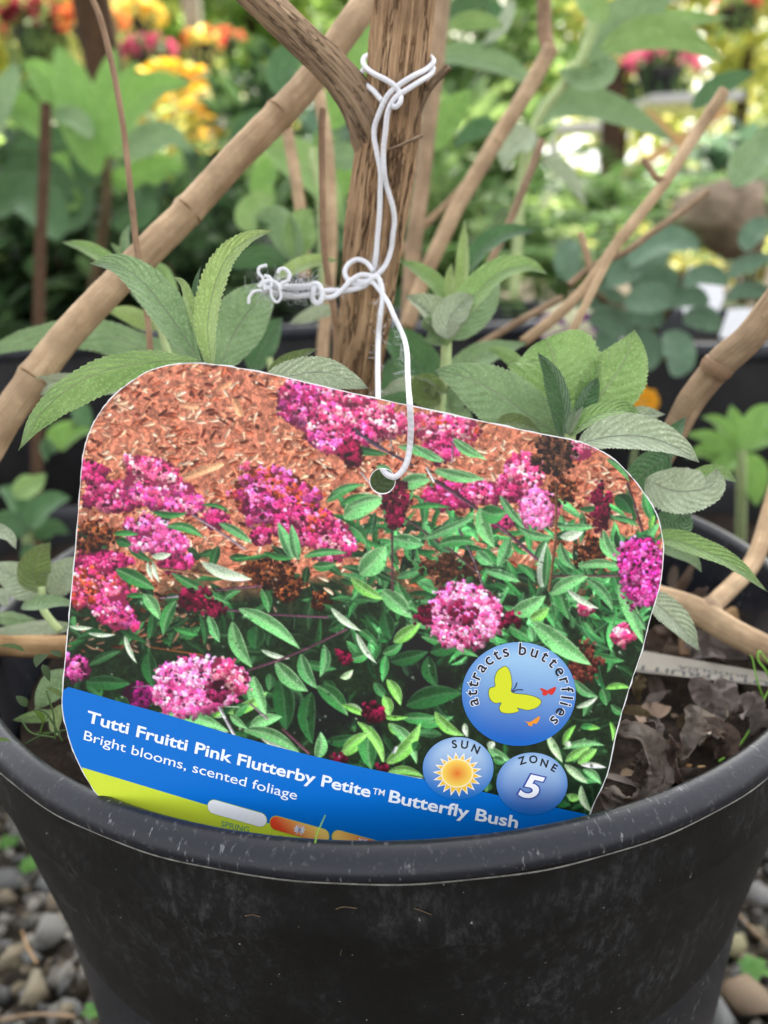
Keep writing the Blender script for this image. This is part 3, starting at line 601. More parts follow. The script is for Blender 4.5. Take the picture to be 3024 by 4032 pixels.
# traced leaves
TL = [('R5', 500, 375, 672, 462, 40, 1), ('R5', 760, 510, 705, 660, 40, 1), ('R5', 660, 125, 812, 130, 20, 1), ('R5', 720, 190, 880, 240, 24, 1), ('R5', 870, 98, 1000, 136, 12, 1), ('R5', 490, 222, 600, 225, 18, 1), ('R5', 500, 250, 570, 270, 25, 0),
 ('R5', 1200, 300, 1000, 330, 14, 1), ('R5', 1140, 300, 1275, 325, 20, 1), ('R5', 1265, 330, 1200, 168, 32, 2), ('R5', 1290, 335, 1260, 178, 34, 2), ('R5', 1310, 322, 1500, 306, 26, 1), ('R5', 1350, 362, 1452, 350, 26, 1), ('R5', 1515, 410, 1665, 505, 34, 4), ('R5', 1555, 398, 1670, 275, 60, 3), ('R5', 1484, 155, 1670, 75, 62, 3), ('R5', 1515, 190, 1582, 272, 30, 1), ('R5', 1410, 85, 1560, 12, 26, 1), ('R5', 1470, 100, 1600, 60, 16, 1),
 ('R5', 740, 390, 992, 525, 28, 1), ('R5', 965, 510, 1042, 468, 26, 1), ('R5', 1130, 460, 1160, 565, 32, 1), ('R5', 945, 175, 1090, 265, 26, 2), ('R5', 900, 575, 950, 692, 30, 2), ('R5', 865, 570, 882, 705, 25, 0), ('R5', 660, 560, 640, 680, 30, 0), ('R5', 545, 490, 640, 492, 16, 1), ('R5', 1420, 640, 1500, 570, 32, 0), ('R5', 700, 680, 745, 690, 20, 0), ('R5', 750, 630, 860, 660, 20, 1), ('R5', 1110, 620, 1100, 720, 60, 0), ('R5', 1400, 700, 1380, 842, 28, 2), ('R5', 1300, 740, 1372, 892, 36, 2), ('R5', 1030, 545, 1297, 720, 46, 3), ('R5', 1003, 600, 1090, 800, 50, 3), ('R5', 620, 480, 690, 592, 36, 3),
 ('R5', 370, 862, 566, 870, 46, 0), ('R5', 500, 930, 562, 985, 42, 0), ('R5', 640, 735, 660, 885, 42, 0), ('R5', 1210, 845, 1235, 1075, 58, 0), ('R5', 1345, 905, 1350, 1130, 52, 0), ('R5', 1190, 775, 1333, 903, 42, 3), ('R5', 1370, 878, 1503, 1008, 44, 1), ('R5', 1098, 835, 1150, 1003, 40, 3), ('R5', 1510, 765, 1605, 735, 30, 1), ('R5', 1470, 845, 1526, 808, 20, 5), ('R5', 1480, 965, 1578, 1005, 20, 5),
 ('R6', 40, 240, 175, 270, 46, 2), ('R6', 170, 245, 402, 140, 30, 2), ('R6', 415, 105, 480, 285, 40, 3), ('R6', 540, 240, 488, 362, 34, 2), ('R6', 500, 55, 612, 203, 24, 2), ('R6', 580, 195, 742, 232, 26, 2), ('R6', 750, 190, 922, 188, 24, 2), ('R6', 980, 150, 1102, 190, 20, 2), ('R6', 1000, 55, 1070, 135, 46, 0), ('R6', 945, 205, 1022, 345, 40, 3), ('R6', 235, 270, 400, 260, 36, 1), ('R6', 110, 110, 290, 110, 18, 1), ('R6', 420, 120, 530, 130, 60, 1),
 ('R6', 835, 362, 1042, 366, 26, 3), ('R6', 875, 418, 988, 555, 32, 2), ('R6', 745, 440, 800, 595, 32, 1), ('R6', 435, 380, 592, 430, 26, 2), ('R6', 400, 295, 470, 355, 38, 2), ('R6', 760, 260, 820, 375, 30, 2), ('R6', 720, 485, 885, 405, 42, 3), ('R6', 1010, 440, 1120, 700, 40, 3), ('R6', 55, 428, 162, 565, 36, 1), ('R6', -10, 465, 122, 585, 46, 3), ('R6', 0, 560, 30, 680, 46, 0), ('R6', 110, 595, 225, 620, 26, 2), ('R6', 160, 665, 412, 755, 34, 1),
 ('R6', 200, 735, 345, 705, 46, 0), ('R6', 30, 775, 192, 730, 46, 0), ('R6', 190, 750, 232, 885, 42, 0), ('R6', 95, 965, 342, 910, 56, 0), ('R6', 110, 1020, 302, 1010, 42, 1), ('R6', -5, 740, 82, 690, 30, 1), ('R6', 12, 850, 72, 965, 30, 4), ('R6', 0, 920, 20, 1015, 30, 4), ('R6', 20, 1040, 90, 1090, 30, 4), ('R6', 545, 570, 700, 488, 44, 3), ('R6', 630, 590, 714, 538, 32, 4), ('R6', 540, 620, 645, 685, 38, 1), ('R6', 640, 600, 898, 790, 54, 3), ('R6', 630, 620, 640, 690, 24, 2), ('R6', 40, 690, 160, 605, 42, 4),
 ('R6', 858, 598, 902, 655, 20, 1), ('R6', 820, 850, 925, 925, 30, 2), ('R6', 940, 890, 960, 965, 30, 1), ('R6', 955, 890, 1065, 888, 20, 4), ('R6', 850, 1050, 935, 1060, 18, 4), ('R6', 900, 940, 860, 1010, 22, 1), ('R6', 1080, 560, 1130, 640, 22, 2), ('R6', 980, 960, 1050, 1000, 20, 1),
 ('D', 515, 222, 905, 322, 46, 3), ('D', 895, 220, 1112, 100, 42, 4), ('D', 930, 240, 1010, 170, 40, 1), ('D', 1030, 15, 1105, 235, 42, 3), ('D', 1010, 300, 1192, 238, 46, 3), ('D', 975, 310, 1290, 442, 52, 3), ('D', 905, 228, 1002, 305, 30, 3), ('D', 815, 240, 870, 195, 26, 4),
 ('D', 1380, 470, 1400, 318, 46, 3), ('D', 1515, 172, 1657, 238, 26, 4), ('D', 1490, 452, 1662, 318, 38, 4), ('D', 1430, 370, 1600, 335, 40, 0), ('E', 170, 85, 170, 350, 70, 1), ('E', 85, 62, 242, 325, 36, 4), ('E', -5, 245, 168, 122, 46, 4), ('E', 280, 75, 438, 315, 54, 3), ('E', 248, 315, 464, 65, 50, 4), ('E', 265, 362, 482, 392, 38, 4), ('E', 350, 40, 555, 40, 42, 1), ('E', 220, 25, 390, 35, 20, 4), ('E', 545, 2, 722, 145, 40, 4), ('E', 450, 180, 420, 240, 40, 0),
 ('E', 860, 215, 1002, 295, 38, 3), ('E', 890, 280, 965, 305, 30, 1), ('E', 860, 420, 850, 480, 40, 1), ('E', 1215, 140, 1305, 305, 32, 5), ('E', 1310, 205, 1384, 82, 30, 4), ('E', 1305, 225, 1558, 205, 30, 3), ('E', 1320, 300, 1475, 205, 38, 4), ('E', 1395, 312, 1512, 222, 38, 4), ('E', 1340, 330, 1520, 420, 40, 1), ('E', 1315, 315, 1455, 430, 34, 5), ('E', 1410, 318, 1565, 335, 24, 6), ('E', 1425, 345, 1535, 435, 32, 3), ('E', 1320, 500, 1422, 505, 32, 4), ('E', 1415, 440, 1485, 605, 32, 5), ('E', 1410, 95, 1485, 90, 24, 1), ('E', 1260, 520, 1350, 560, 60, 0), ('E', 1585, 60, 1600, 180, 22, 4),
 ('R4', 60, 940, 265, 1005, 26, 3), ('R4', 300, 905, 445, 1000, 24, 3), ('R4', 215, 1050, 440, 1085, 32, 3), ('R4', 70, 1097, 185, 1060, 44, 3), ('C', 770, 1140, 1100, 1080, 110, 3), ('C', 1140, 960, 1660, 1070, 70, 3), ('C', 880, 690, 1240, 890, 60, 2), ('C', 150, 720, 640, 800, 60, 0), ('C', 1340, 640, 1660, 830, 45, 3), ('C', 210, 1382, 590, 1280, 75, 3), ('C', 0, 1230, 400, 1140, 40, 2), ('C', 500, 930, 690, 1010, 60, 2), ('R4', 960, 995, 1060, 1097, 20, 1), ('R6', 1150, 200, 1170, 140, 16, 4)]
CT = [(36, 84, 44), (62, 128, 68), (88, 154, 94), (112, 178, 110), (128, 196, 90), (180, 212, 160), (226, 238, 216)]
for reg, x0, y0, x1, y1, hw, c in TL:
    pleaf(z(reg, x0, y0), z(reg, x1, y1), hw / zk(reg) * pr_.uniform(.66, .86), ptone(CT[c], pr_.uniform(.92, 1.12)), pr_.uniform(-.13, .13), .8 if c > 1 else .25, mid=.35 if c > 0 else .15, pale=(206, 228, 186), two=.22)
for reg, x0, y0, x1, y1, hw in [('R5', 870, 345, 1092, 418, 26), ('R5', 660, 340, 690, 432, 11), ('R5', 638, 340, 662, 425, 10), ('R5', 655, 318, 742, 308, 16), ('R5', 1430, 540, 1562, 642, 16), ('R5', 1540, 650, 1628, 782, 14), ('R5', 1128, 722, 1255, 760, 12), ('R5', 540, 660, 592, 782, 12), ('R5', 380, 650, 502, 655, 9), ('R5', 300, 620, 402, 626, 10), ('R6', 760, 235, 862, 212, 22), ('R6', 790, 460, 930, 545, 14), ('R6', 830, 972, 925, 925, 12), ('D', 690, 282, 900, 322, 16), ('D', 1070, 350, 1285, 435, 12), ('E', 270, 368, 482, 398, 16), ('E', 725, 70, 740, 155, 18), ('E', 860, 215, 900, 180, 24), ('E', 1320, 205, 1350, 180, 24)]:
    pleaf(z(reg, x0, y0), z(reg, x1, y1), hw / zk(reg), (208, 226, 196), .06, .1, mid=.2)
pleaf(z('R6', 680, 455), z('R6', 700, 258), 30, (206, 224, 200), .03, .1); pleaf(z('R6', 695, 450), z('R6', 705, 262), 18, (60, 120, 66), .03, .1)
# blooms in front
bloom('R5', 860, 875, 195, 118, [(236, 98, 162), (246, 140, 186), (218, 70, 142), (250, 176, 208)], -8, fr=8.2, cf=5, edge=.08); bloom('R5', 1010, 850, 70, 46, PINK, 40); bloom('R5', 960, 800, 40, 40, PINK)
bloom('R6', 350, 575, 146, 132, [(236, 100, 160), (248, 148, 188), (222, 72, 136), (250, 178, 208)], 0, fr=8.2, cf=5, edge=.06); bloom('R6', 330, 560, 60, 50, [(150, 20, 70), (110, 12, 50), (240, 120, 180)], 0, fr=8)
bloom('R6', 1120, 385, 92, 145, [(196, 44, 136), (220, 76, 160), (166, 26, 106), (228, 114, 184)], -8, fr=7.8, cf=4, edge=.08)
for a_ in [('R6', 940, 110, 38, 95, MAR), ('R6', 50, 70, 52, 90, MAR), ('R6', 55, 180, 28, 22, MAR), ('R5', 845, 505, 78, 42, MAR), ('R5', 930, 545, 38, 28, MAR), ('R5', 1492, 760, 26, 30, MAR), ('R5', 1612, 990, 42, 38, MAR), ('R6', 555, 598, 42, 28, MAR), ('R6', 180, 570, 28, 40, MAR), ('R7', 1465, 320, 32, 20, MAR), ('R5', 940, 900, 40, 44, [(120, 30, 70), (150, 40, 90), (90, 20, 50)]), ('E', 210, 25, 42, 30, MAR), ('E', 245, 335, 18, 18, MAR), ('C', 240, 800, 90, 110, MAR)]:
    bloom(*a_, n=max(26, int(a_[3] * a_[4] / 22)), fr=7.5, dark=.2, edge=.2)
bloom('R4', 735, 970, 76, 92, [(70, 44, 34), (92, 58, 42), (48, 28, 22), (110, 76, 52)], 0, n=420, fr=7, dark=.3, edge=.5); bloom('R6', 770, 40, 60, 60, BRN, 0, n=110, fr=6, edge=.5)
for reg, pts, w, c in [('R6', [(745, 0), (742, 250), (712, 470)], 7, (110, 76, 54)), ('R6', [(35, 190), (36, 470)], 5, (86, 50, 60)), ('R6', [(940, 190), (938, 240)], 4, (86, 50, 60)), ('R5', [(1060, 815), (1210, 765), (1330, 715), (1500, 632)], 6, (98, 60, 78)), ('D', [(845, 180), (882, 250), (932, 342)], 8, (196, 190, 196)), ('D', [(1012, 162), (1112, 252)], 5, (140, 116, 130)), ('D', [(1190, 300), (1342, 442)], 7, (112, 70, 84)), ('D', [(835, 240), (880, 235)], 4, (206, 220, 200)), ('D', [(860, 180), (960, 185)], 3, (170, 190, 160)), ('C', [(330, 990), (560, 1260)], 10, (196, 190, 200)), ('C', [(1050, 940), (1130, 1100)], 14, (214, 222, 220)), ('E', [(300, 250), (320, 210)], 8, (210, 214, 216))]:
    pline(zs(reg, pts), w / (1.3 if reg != 'C' else 3.0), c)
for k in range(600):                                       # small bright and dark flecks
    x, y = pr_.uniform(240, 2620), pr_.uniform(2000, 3250); pdisc(x, y, pr_.uniform(3, 6), [(210, 225, 200), (20, 26, 22), (60, 110, 60)][pr_.integers(3)], pr_.uniform(.25, .7), 0)
SB = IMG.copy(); SB[1:-1, 1:-1] = (IMG[:-2, 1:-1] + IMG[2:, 1:-1] + IMG[1:-1, :-2] + IMG[1:-1, 2:]) / 4; IMG = IMG * .55 + SB * .45
IMG *= (1 + .16 * (NF[..., None] - .5)); IMG = np.clip((IMG - 128) * 1.06 + 132, 0, 255)

def inpoly(px, py, poly):
    r = np.zeros(px.shape, bool); n = len(poly); j = n - 1
    for i in range(n):
        xi, yi = poly[i]; xj, yj = poly[j]
        c = ((yi > py) != (yj > py)) & (px < (xj - xi) * (py - yi) / (yj - yi + 1e-12) + xi); r ^= c; j = i
    return r
hd = np.hypot(GX - HC[0], GY - HC[1]); ins = inpoly(GX, GY, INS) & (hd > HR + 3)
fin = ins[:-1, :-1] | ins[1:, :-1] | ins[:-1, 1:] | ins[1:, 1:]
used = np.zeros_like(ins); used[:-1, :-1] |= fin; used[1:, :-1] |= fin; used[:-1, 1:] |= fin; used[1:, 1:] |= fin
QX, QY = GX.copy(), GY.copy(); mv = np.argwhere(used & ~ins); dense = closed_spline(INS, 5)
for r_, c_ in mv:
    if hd[r_, c_] < HR + 12:
        v = np.array([GX[r_, c_] - HC[0], GY[r_, c_] - HC[1]]); v = HC + v / max(np.hypot(*v), 1e-6) * (HR + 3)
    else: v = dense[np.argmin((dense[:, 0] - GX[r_, c_])**2 + (dense[:, 1] - GY[r_, c_])**2)]
    QX[r_, c_], QY[r_, c_] = v
idx = -np.ones(ins.shape, int); idx[used] = np.arange(used.sum())
rr_, cc_ = np.nonzero(fin); Fp = np.stack([idx[rr_, cc_], idx[rr_ + 1, cc_], idx[rr_ + 1, cc_ + 1], idx[rr_, cc_ + 1]], -1)
PK = 0.98
mesh('photo_print', TP(QX[used], QY[used], .00004), Fp, PRINT, tg, col=lin(IMG[used]) * PK, smooth=False)

def flat(name, pts, mat, off, parent):
    p = np.asarray(pts, float); return mesh(name, TP(p[:, 0], p[:, 1], off), [tuple(range(len(p)))], mat, parent, smooth=False)
def polyline(pts, n): return spline(np.asarray(pts, float), n)
BT = polyline(zs('D', [(-12, 64), (150, 110), (300, 154), (520, 214), (700, 268), (940, 340), (1300, 436), (1659, 519)]) + zs('E', [(480, 404), (700, 450), (900, 494), (1300, 580), (1450, 612)]), 60)
YT = polyline(zs('D', [(60, 497), (75, 503), (400, 602), (785, 718), (1110, 815), (1450, 908), (1659, 962), (2100, 1075), (2600, 1190)]), 60)
def clip_below(curve):
    """the part of the inset outline that lies below a curve running left to right"""
    yc = np.interp(INS[:, 0], curve[:, 0], curve[:, 1]); low = INS[(INS[:, 1] > yc) & (INS[:, 1] > 2600)]
    cx_ = np.array([1400., 2900.]); ang = np.unwrap(np.arctan2(low[:, 1] - cx_[1], low[:, 0] - cx_[0])); return low
def band(curve):
    cin = curve[inpoly(curve[:, 0], curve[:, 1], INS)]
    n = len(INS); i0 = int(np.argmin(np.hypot(*(INS - cin[-1]).T))); i1 = int(np.argmin(np.hypot(*(INS - cin[0]).T)))
    seq = []; i = (i0 + 1) % n
    while i != i1: seq.append(INS[i]); i = (i + 1) % n
    return np.concatenate([cin, np.array(seq)])
flat('blue_band', band(BT), ink((0, 112, 206)), .00008, tg)
flat('yellow_band', band(YT), ink((206, 224, 62)), .00011, tg)

# lettering
def glyphs(s, bold=0.0, shear=0.0):
    cu = D.curves.new('lettering', 'FONT'); cu.body = s; cu.offset = bold; cu.shear = shear; cu.resolution_u = 4; cu.fill_mode = 'FRONT'
    o = D.objects.new('lettering', cu); C.objects.link(o); bpy.context.view_layer.update()
    me = o.evaluated_get(bpy.context.evaluated_depsgraph_get()).to_mesh()
    V = np.array([v.co[:2] for v in me.vertices]).reshape(-1, 2); F = [tuple(p.vertices) for p in me.polygons]
    o.evaluated_get(bpy.context.evaluated_depsgraph_get()).to_mesh_clear(); D.objects.remove(o); D.curves.remove(cu); return V, F
CAP = glyphs('H')[0][:, 1].max(); XH = glyphs('x')[0][:, 1].max()
def text_line(name, s, x0, y0, x1, p, q, cap, mat, off, parent, bold=0.0, up=(.18, -.984)):
    V, F = glyphs(s, bold); w = V[:, 0].max(); m0 = V[:, 0].min(); dx = (V[:, 0] - m0) / (w - m0) * (x1 - x0); h = V[:, 1] / CAP * cap
    return mesh(name, TP(x0 + dx + up[0] * h, y0 + p * dx + q * dx * dx + up[1] * h, off), F, mat, parent, smooth=False)
WH = ink((240, 246, 252))
a0 = z('D', 125, 262); a1 = z('E', 1035, 690)
text_line('title_lettering', 'Tutti Fruitti Pink Flutterby Petite', a0[0], a0[1], z('E', 160, 508)[0], .3058, -3.43e-5, 43, WH, .00014, tg, .022)
xt = z('E', 175, 0)[0] - a0[0]; text_line('trademark_lettering', 'TM', a0[0] + xt, z('E', 0, 490)[1], z('E', 245, 0)[0], .17, 0, 24, WH, .00014, tg, .008)
xb = z('E', 270, 0)[0]; dxx = xb - a0[0]; text_line('title_lettering', 'Butterfly Bush', xb, a0[1] + .3058 * dxx - 3.43e-5 * dxx**2, a1[0], .3058 - 6.86e-5 * dxx, -3.43e-5, 45, WH, .00014, tg, .022)
b0 = z('D', 110, 360); text_line('subtitle_lettering', 'Bright blooms, scented foliage', b0[0], b0[1], z('D', 1268, 0)[0], .3128, -3.43e-5, 36, WH, .00014, tg, .004)
s0 = z('D', 857, 832); text_line('season_lettering', 'SPRING', s0[0], s0[1], z('D', 1008, 0)[0], .235, 0, 22, ink((90, 160, 130)), .00014, tg, .004)
s0 = z('D', 1172, 912); text_line('season_lettering', 'SUMMER', s0[0], s0[1], z('D', 1345, 0)[0], .235, 0, 22, ink((90, 160, 130)), .00014, tg, .004)
def pill(A, B, r, n=14):
    A, B = np.array(A), np.array(B); d = nrm(B - A); u = np.array([.18, -.984]); a = np.linspace(0, np.pi, n)
    e1 = [B + r * (d * math.sin(t) + u * math.cos(t)) for t in a]; e2 = [A + r * (-d * math.sin(t) - u * math.cos(t)) for t in a]; return np.array(e1 + e2)
def ramp_pill(name, A, B, r, c0, c1, parent, off):
    A = np.array(A); B = np.array(B); d = B - A; L = np.hypot(*d); d = d / L; u = np.array([.18, -.984]); V = []; Cc = []; N = 40; M = 9
    for i in range(N):
        t = -r + (L + 2 * r) * i / (N - 1); h = math.sqrt(max(0, r * r - (max(0, -t, t - L))**2)) + .01
        for j in range(M): V.append(A + d * t + u * h * (2 * j / (M - 1) - 1)); f = np.clip(t / L + .35 * (j / (M - 1) - .5), 0, 1); Cc.append(lin(np.array(c0)) * (1 - f) + lin(np.array(c1)) * f)
    V = np.array(V); F = [(i * M + j, i * M + j + 1, i * M + M + j + 1, i * M + M + j) for i in range(N - 1) for j in range(M - 1)]
    return mesh(name, TP(V[:, 0], V[:, 1], off), F, PRINT, parent, col=np.array(Cc), smooth=False)
def daisy(parent, x, y, r):
    V = []; F = []; o = 0
    for k in range(11):
        a = k * 6.2832 / 11; p = pill((x + r * .45 * math.cos(a), y + r * .45 * math.sin(a)), (x + r * .85 * math.cos(a), y + r * .85 * math.sin(a)), r * .17, 5); V.append(p); F.append(tuple(range(o, o + len(p)))); o += len(p)
    V = np.concatenate(V); f = mesh('flower_icon', TP(V[:, 0], V[:, 1], .00020), F, ink((226, 232, 246)), parent, smooth=False)
    a = np.linspace(0, 6.28, 16, endpoint=False); flat('flower_icon_heart', np.stack([x + r * .25 * np.cos(a), y + r * .25 * np.sin(a)], -1), ink((120, 160, 220)), .00024, parent)
gk = ink((176, 196, 60))
for A, B, c0, c1, fl in [((822, 727), (1070, 797), None, None, None), ((1160, 815), (1410, 884), (228, 74, 44), (246, 208, 112), (1285, 850)), ((1498, 893), (1746, 962), (250, 206, 110), (222, 80, 50), (1628, 920))]:
    A_, B_ = z('D', *A), z('D', *B); bd = flat('season_bar', pill(A_, B_, 28.6), gk, .00014, tg)
    if c0 is None: flat('bar_fill', pill(A_, B_, 26.6), ink((240, 242, 246)), .00017, bd)
    else: ramp_pill('bar_fill', A_, B_, 26.6, c0, c1, bd, .00017)
    if fl: daisy(bd, *z('D', *fl), 22)

def badge(reg, cx, cy, rx, ry, top, botm, mid_):
    x, y = z(reg, cx, cy); rx /= zk(reg); ry /= zk(reg); V = [(x, y)]; R_, S_ = 12, 72; Cc = []
    def colr(px, py):
        v = (py - y) / ry; u_ = (px - x) / rx; rr2 = math.hypot(u_, v); f = np.clip(.5 + .5 * (v * .95 - .1 * u_), 0, 1); c = lin(np.array(top)) * (1 - f)**1.3 + lin(np.array(botm)) * (1 - (1 - f)**1.3)
        w = max(0, rr2 - .72) / .28; return c * (1 - .55 * w) + lin(np.array(mid_)) * .55 * w
    for i in range(1, R_ + 1):
        for j in range(S_): a = 6.28319 * j / S_; V.append((x + rx * i / R_ * math.cos(a), y + ry * i / R_ * math.sin(a)))
    Cc = np.array([colr(*p) for p in V]); F = [(0, 1 + j, 1 + (j + 1) % S_) for j in range(S_)] + [(1 + i * S_ + j, 1 + (i + 1) * S_ + j, 1 + (i + 1) * S_ + (j + 1) % S_, 1 + i * S_ + (j + 1) % S_) for i in range(R_ - 1) for j in range(S_)]
    V = np.array(V); return mesh('badge', TP(V[:, 0], V[:, 1], .00018), F, PRINT, tg, col=Cc * PK, smooth=False), x, y, rx, ry
BLK = ink((28, 30, 40))
def arc_text(parent, letters, mat, size, off, bold, reg):
    """letters: (character, centre x, centre y, rotation in degrees clockwise) in pixels of region reg"""
    V = []; F = []; o = 0
    for ch, x, y, r in letters:
        v, f = glyphs(ch, bold); c = np.array([(v[:, 0].min() + v[:, 0].max()) / 2, 0]); v = v - c; v[:, 1] -= (CAP if ch.isupper() or ch.isdigit() else XH) / 2
        v = v * size; a = math.radians(r); px, py = z(reg, x, y); ca, sa = math.cos(a), math.sin(a)
        V.append(np.stack([px + v[:, 0] * ca + v[:, 1] * sa, py + v[:, 0] * sa - v[:, 1] * ca], -1)); F += [tuple(i + o for i in g) for g in f]; o += len(v)
    V = np.concatenate(V); return mesh('lettering', TP(V[:, 0], V[:, 1], off), F, mat, parent, smooth=False)
B1, *_ = badge('R6', 582, 912, 246, 224, (178, 220, 246), (0, 88, 186), (8, 112, 204)); tag(B1, 'large round blue badge with a yellow butterfly')
def spread(s, a0, a1, cx, cy, rx, ry):
    ws = [max(.18, np.ptp(glyphs(c)[0][:, 0])) + .13 for c in s]; cum = np.cumsum(ws) - np.array(ws) / 2; cum = (cum - cum[0]) / (cum[-1] - cum[0]); o = []
    for c, t in zip(s, cum): a = math.radians(a0 + (a1 - a0) * t); o.append((c, cx + rx * math.sin(a), cy - ry * math.cos(a), math.degrees(a)))
    return o
L1 = spread('attracts', -103, -17, 584, 906, 199, 180) + spread('butterflies', 4, 131, 584, 906, 199, 180)
arc_text(B1, L1, ink((226, 234, 250)), 68, .00022, .055, 'R6'); arc_text(B1, L1, BLK, 68, .00026, .012, 'R6')
def poly_icon(name, reg, pts, c, parent, off, smooth_=True, outline=None):
    p = np.array(zs(reg, pts)); p = closed_spline(p, 4) if smooth_ else p
    if outline is not None:
        ctr = p.mean(0); t = nrm(np.roll(p, -1, 0) - np.roll(p, 1, 0)); nn = np.stack([t[:, 1], -t[:, 0]], -1); sg = np.sign(np.sum(nn * (p - ctr), 1).mean()); flat(name + '_outline', p + nn * sg * 2.2, ink(outline), off - .00003, parent)
    return flat(name, p, ink(c), off, parent)
poly_icon('butterfly', 'R6', [(505, 800), (528, 794), (545, 825), (551, 870), (548, 902), (575, 911), (620, 916), (660, 928), (677, 945), (660, 968), (620, 980), (575, 971), (581, 985), (545, 994), (510, 990), (498, 972), (506, 948), (480, 950), (460, 935), (452, 910), (457, 888), (480, 878), (478, 850), (486, 820)], (214, 222, 44), B1, .00027, True, (90, 100, 60))
for pts in ([(552, 900), (566, 882), (574, 862)], [(555, 903), (575, 893), (600, 894)]):
    q = spline(np.array(zs('R6', pts)), 8); t = nrm(np.gradient(q, axis=0)); nn = np.stack([-t[:, 1], t[:, 0]], -1); flat('antenna', np.concatenate([q + nn * 2.2, (q - nn * 2.2)[::-1]]), ink((50, 60, 90)), .00027, B1)
poly_icon('small_butterfly', 'R6', [(673, 886), (690, 890), (704, 896), (720, 888), (741, 881), (736, 902), (722, 916), (708, 908), (700, 918), (684, 915), (684, 903)], (214, 52, 44), B1, .00027)
poly_icon('small_butterfly', 'R6', [(606, 1028), (622, 1032), (637, 1028), (652, 1018), (672, 1008), (668, 1026), (656, 1040), (645, 1038), (636, 1050), (622, 1046), (620, 1038)], (236, 150, 50), B1, .00027)
B2, x2, y2, *_ = badge('E', 684, 337, 210, 185, (204, 228, 246), (14, 104, 190), (24, 120, 202)); tag(B2, 'round blue badge with an orange sun')
arc_text(B2, [('S', 662, 193, -8), ('U', 722, 196, 7), ('N', 788, 222, 24)], BLK, 44, .00024, .022, 'E')
def star(r0, r1, n, sq=.9):
    o = []
    for k in range(n * 2): a = k * math.pi / n + .1; r = r1 if k % 2 == 0 else r0; o.append((680 + r * math.cos(a), 372 + r * sq * math.sin(a)))
    return o
poly_icon('sun_rays', 'E', star(100, 148, 18), (250, 246, 236), B2, .00023, False); poly_icon('sun_rays', 'E', star(92, 130, 18), (246, 196, 60), B2, .00026, False)
xs_, ys_ = z('E', 678, 365); V = [(xs_, ys_)]; Cc = [lin(np.array((226, 110, 40)))]
for i in range(1, 9):
    for j in range(40): a = j * 6.28319 / 40; q = i / 8; V.append((xs_ + 64 * q * math.cos(a), ys_ + 57 * q * math.sin(a))); Cc.append(lin(np.array((230, 116, 44))) * (1 - q) + lin(np.array((252, 222, 96))) * q if i < 8 else lin(np.array((252, 246, 220))))
V = np.array(V); mesh('sun_disc', TP(V[:, 0], V[:, 1], .00029), [(0, 1 + j, 1 + (j + 1) % 40) for j in range(40)] + [(1 + i * 40 + j, 1 + (i + 1) * 40 + j, 1 + (i + 1) * 40 + (j + 1) % 40, 1 + i * 40 + (j + 1) % 40) for i in range(7) for j in range(40)], PRINT, B2, col=np.array(Cc), smooth=False)
B3, *_ = badge('E', 1122, 428, 211, 184, (194, 222, 246), (20, 92, 178), (28, 114, 198)); tag(B3, 'round blue badge with a white numeral five')
arc_text(B3, [('Z', 1064, 290, -18), ('O', 1130, 283, 2), ('N', 1195, 305, 16), ('E', 1254, 334, 30)], BLK, 42, .00024, .022, 'E')
for sz, c, off, b in ((128, (54, 70, 160), .00024, .06), (128, (244, 246, 252), .00028, .025)):
    v, f = glyphs('5', b, .22); v = v - (v.min(0) + v.max(0)) / 2; v = v * np.array([1.25, 1.0]) * sz; px, py = z('E', 1118, 446); a = math.radians(13); V = np.stack([px + v[:, 0] * math.cos(a) + v[:, 1] * math.sin(a), py + v[:, 0] * math.sin(a) - v[:, 1] * math.cos(a)], -1)
    mesh('numeral', TP(V[:, 0], V[:, 1], off), f, ink(c), B3, smooth=False)

# ------------------------------------------------------------------ the butterfly bush in the pot
bush = thing('butterfly_bush', 'butterfly bush with rough brown forked trunk and grey-green serrated leaves growing in the front pot', 'shrub', (0.0015, .2442, SOILZ))
def ridge(V, n, segs, L, amp, seed, fa=2.2, fl=16):
    V = V.reshape(n, segs, 3); c = V.mean(1, keepdims=True); d = V - c; r = np.linalg.norm(d, axis=2, keepdims=True); a = np.linspace(0, 2 * np.pi, segs, endpoint=False); h = np.zeros((n, segs))
    for i in range(n):
        for j in range(segs):
            x, y = math.cos(a[j]) * fa, math.sin(a[j]) * fa
            v = mnoise.noise((x * 2.4 + seed, y * 2.4, L[i] * fl)); w = mnoise.noise((x * 6 + seed, y * 6, L[i] * fl * 2.2)); u = mnoise.noise((x * .5, y * .5 + seed, L[i] * fl * 1.6))
            h[i, j] = -abs(v) * 1.5 + .55 * w + .5 * u
    return (c + d * (1 + amp * h[:, :, None])).reshape(-1, 3)
def woody(name, pts, mat, parent, n=120, segs=40, amp=.10, seed=0, fa=2.2, fl=60, wob=.03):
    """pts: (x, y, depth, full width in photograph pixels)"""
    p = np.array([P(x, y, d) for x, y, d, w in pts]); r = np.array([w * .5 * d / FPX for x, y, d, w in pts])
    V, F, uv = tube_geo(p, r, n=n, segs=segs, wob=wob, seed=seed); L = uv[::segs, 1]
    if amp: V = ridge(V, n, segs, L, amp, seed, fa, fl)
    return mesh(name, V, F, mat, parent, uv=uv)
TRK = [(1612, -160, .197, 246), (1592, 0, .2, 246), (1573, 180, .203, 241), (1547, 430, .206, 236), (1536, 511, .208, 242), (1509, 680, .212, 246), (1478, 911, .217, 242), (1436, 1221, .226, 206), (1411, 1402, .232, 204), (1392, 1560, .24, 200), (1380, 1800, .25, 205), (1370, 2050, .262, 215), (1362, 2380, .276, 230)]
woody('trunk', TRK, BARK, bush, 420, 140, .10, 1, 3.6, 38)
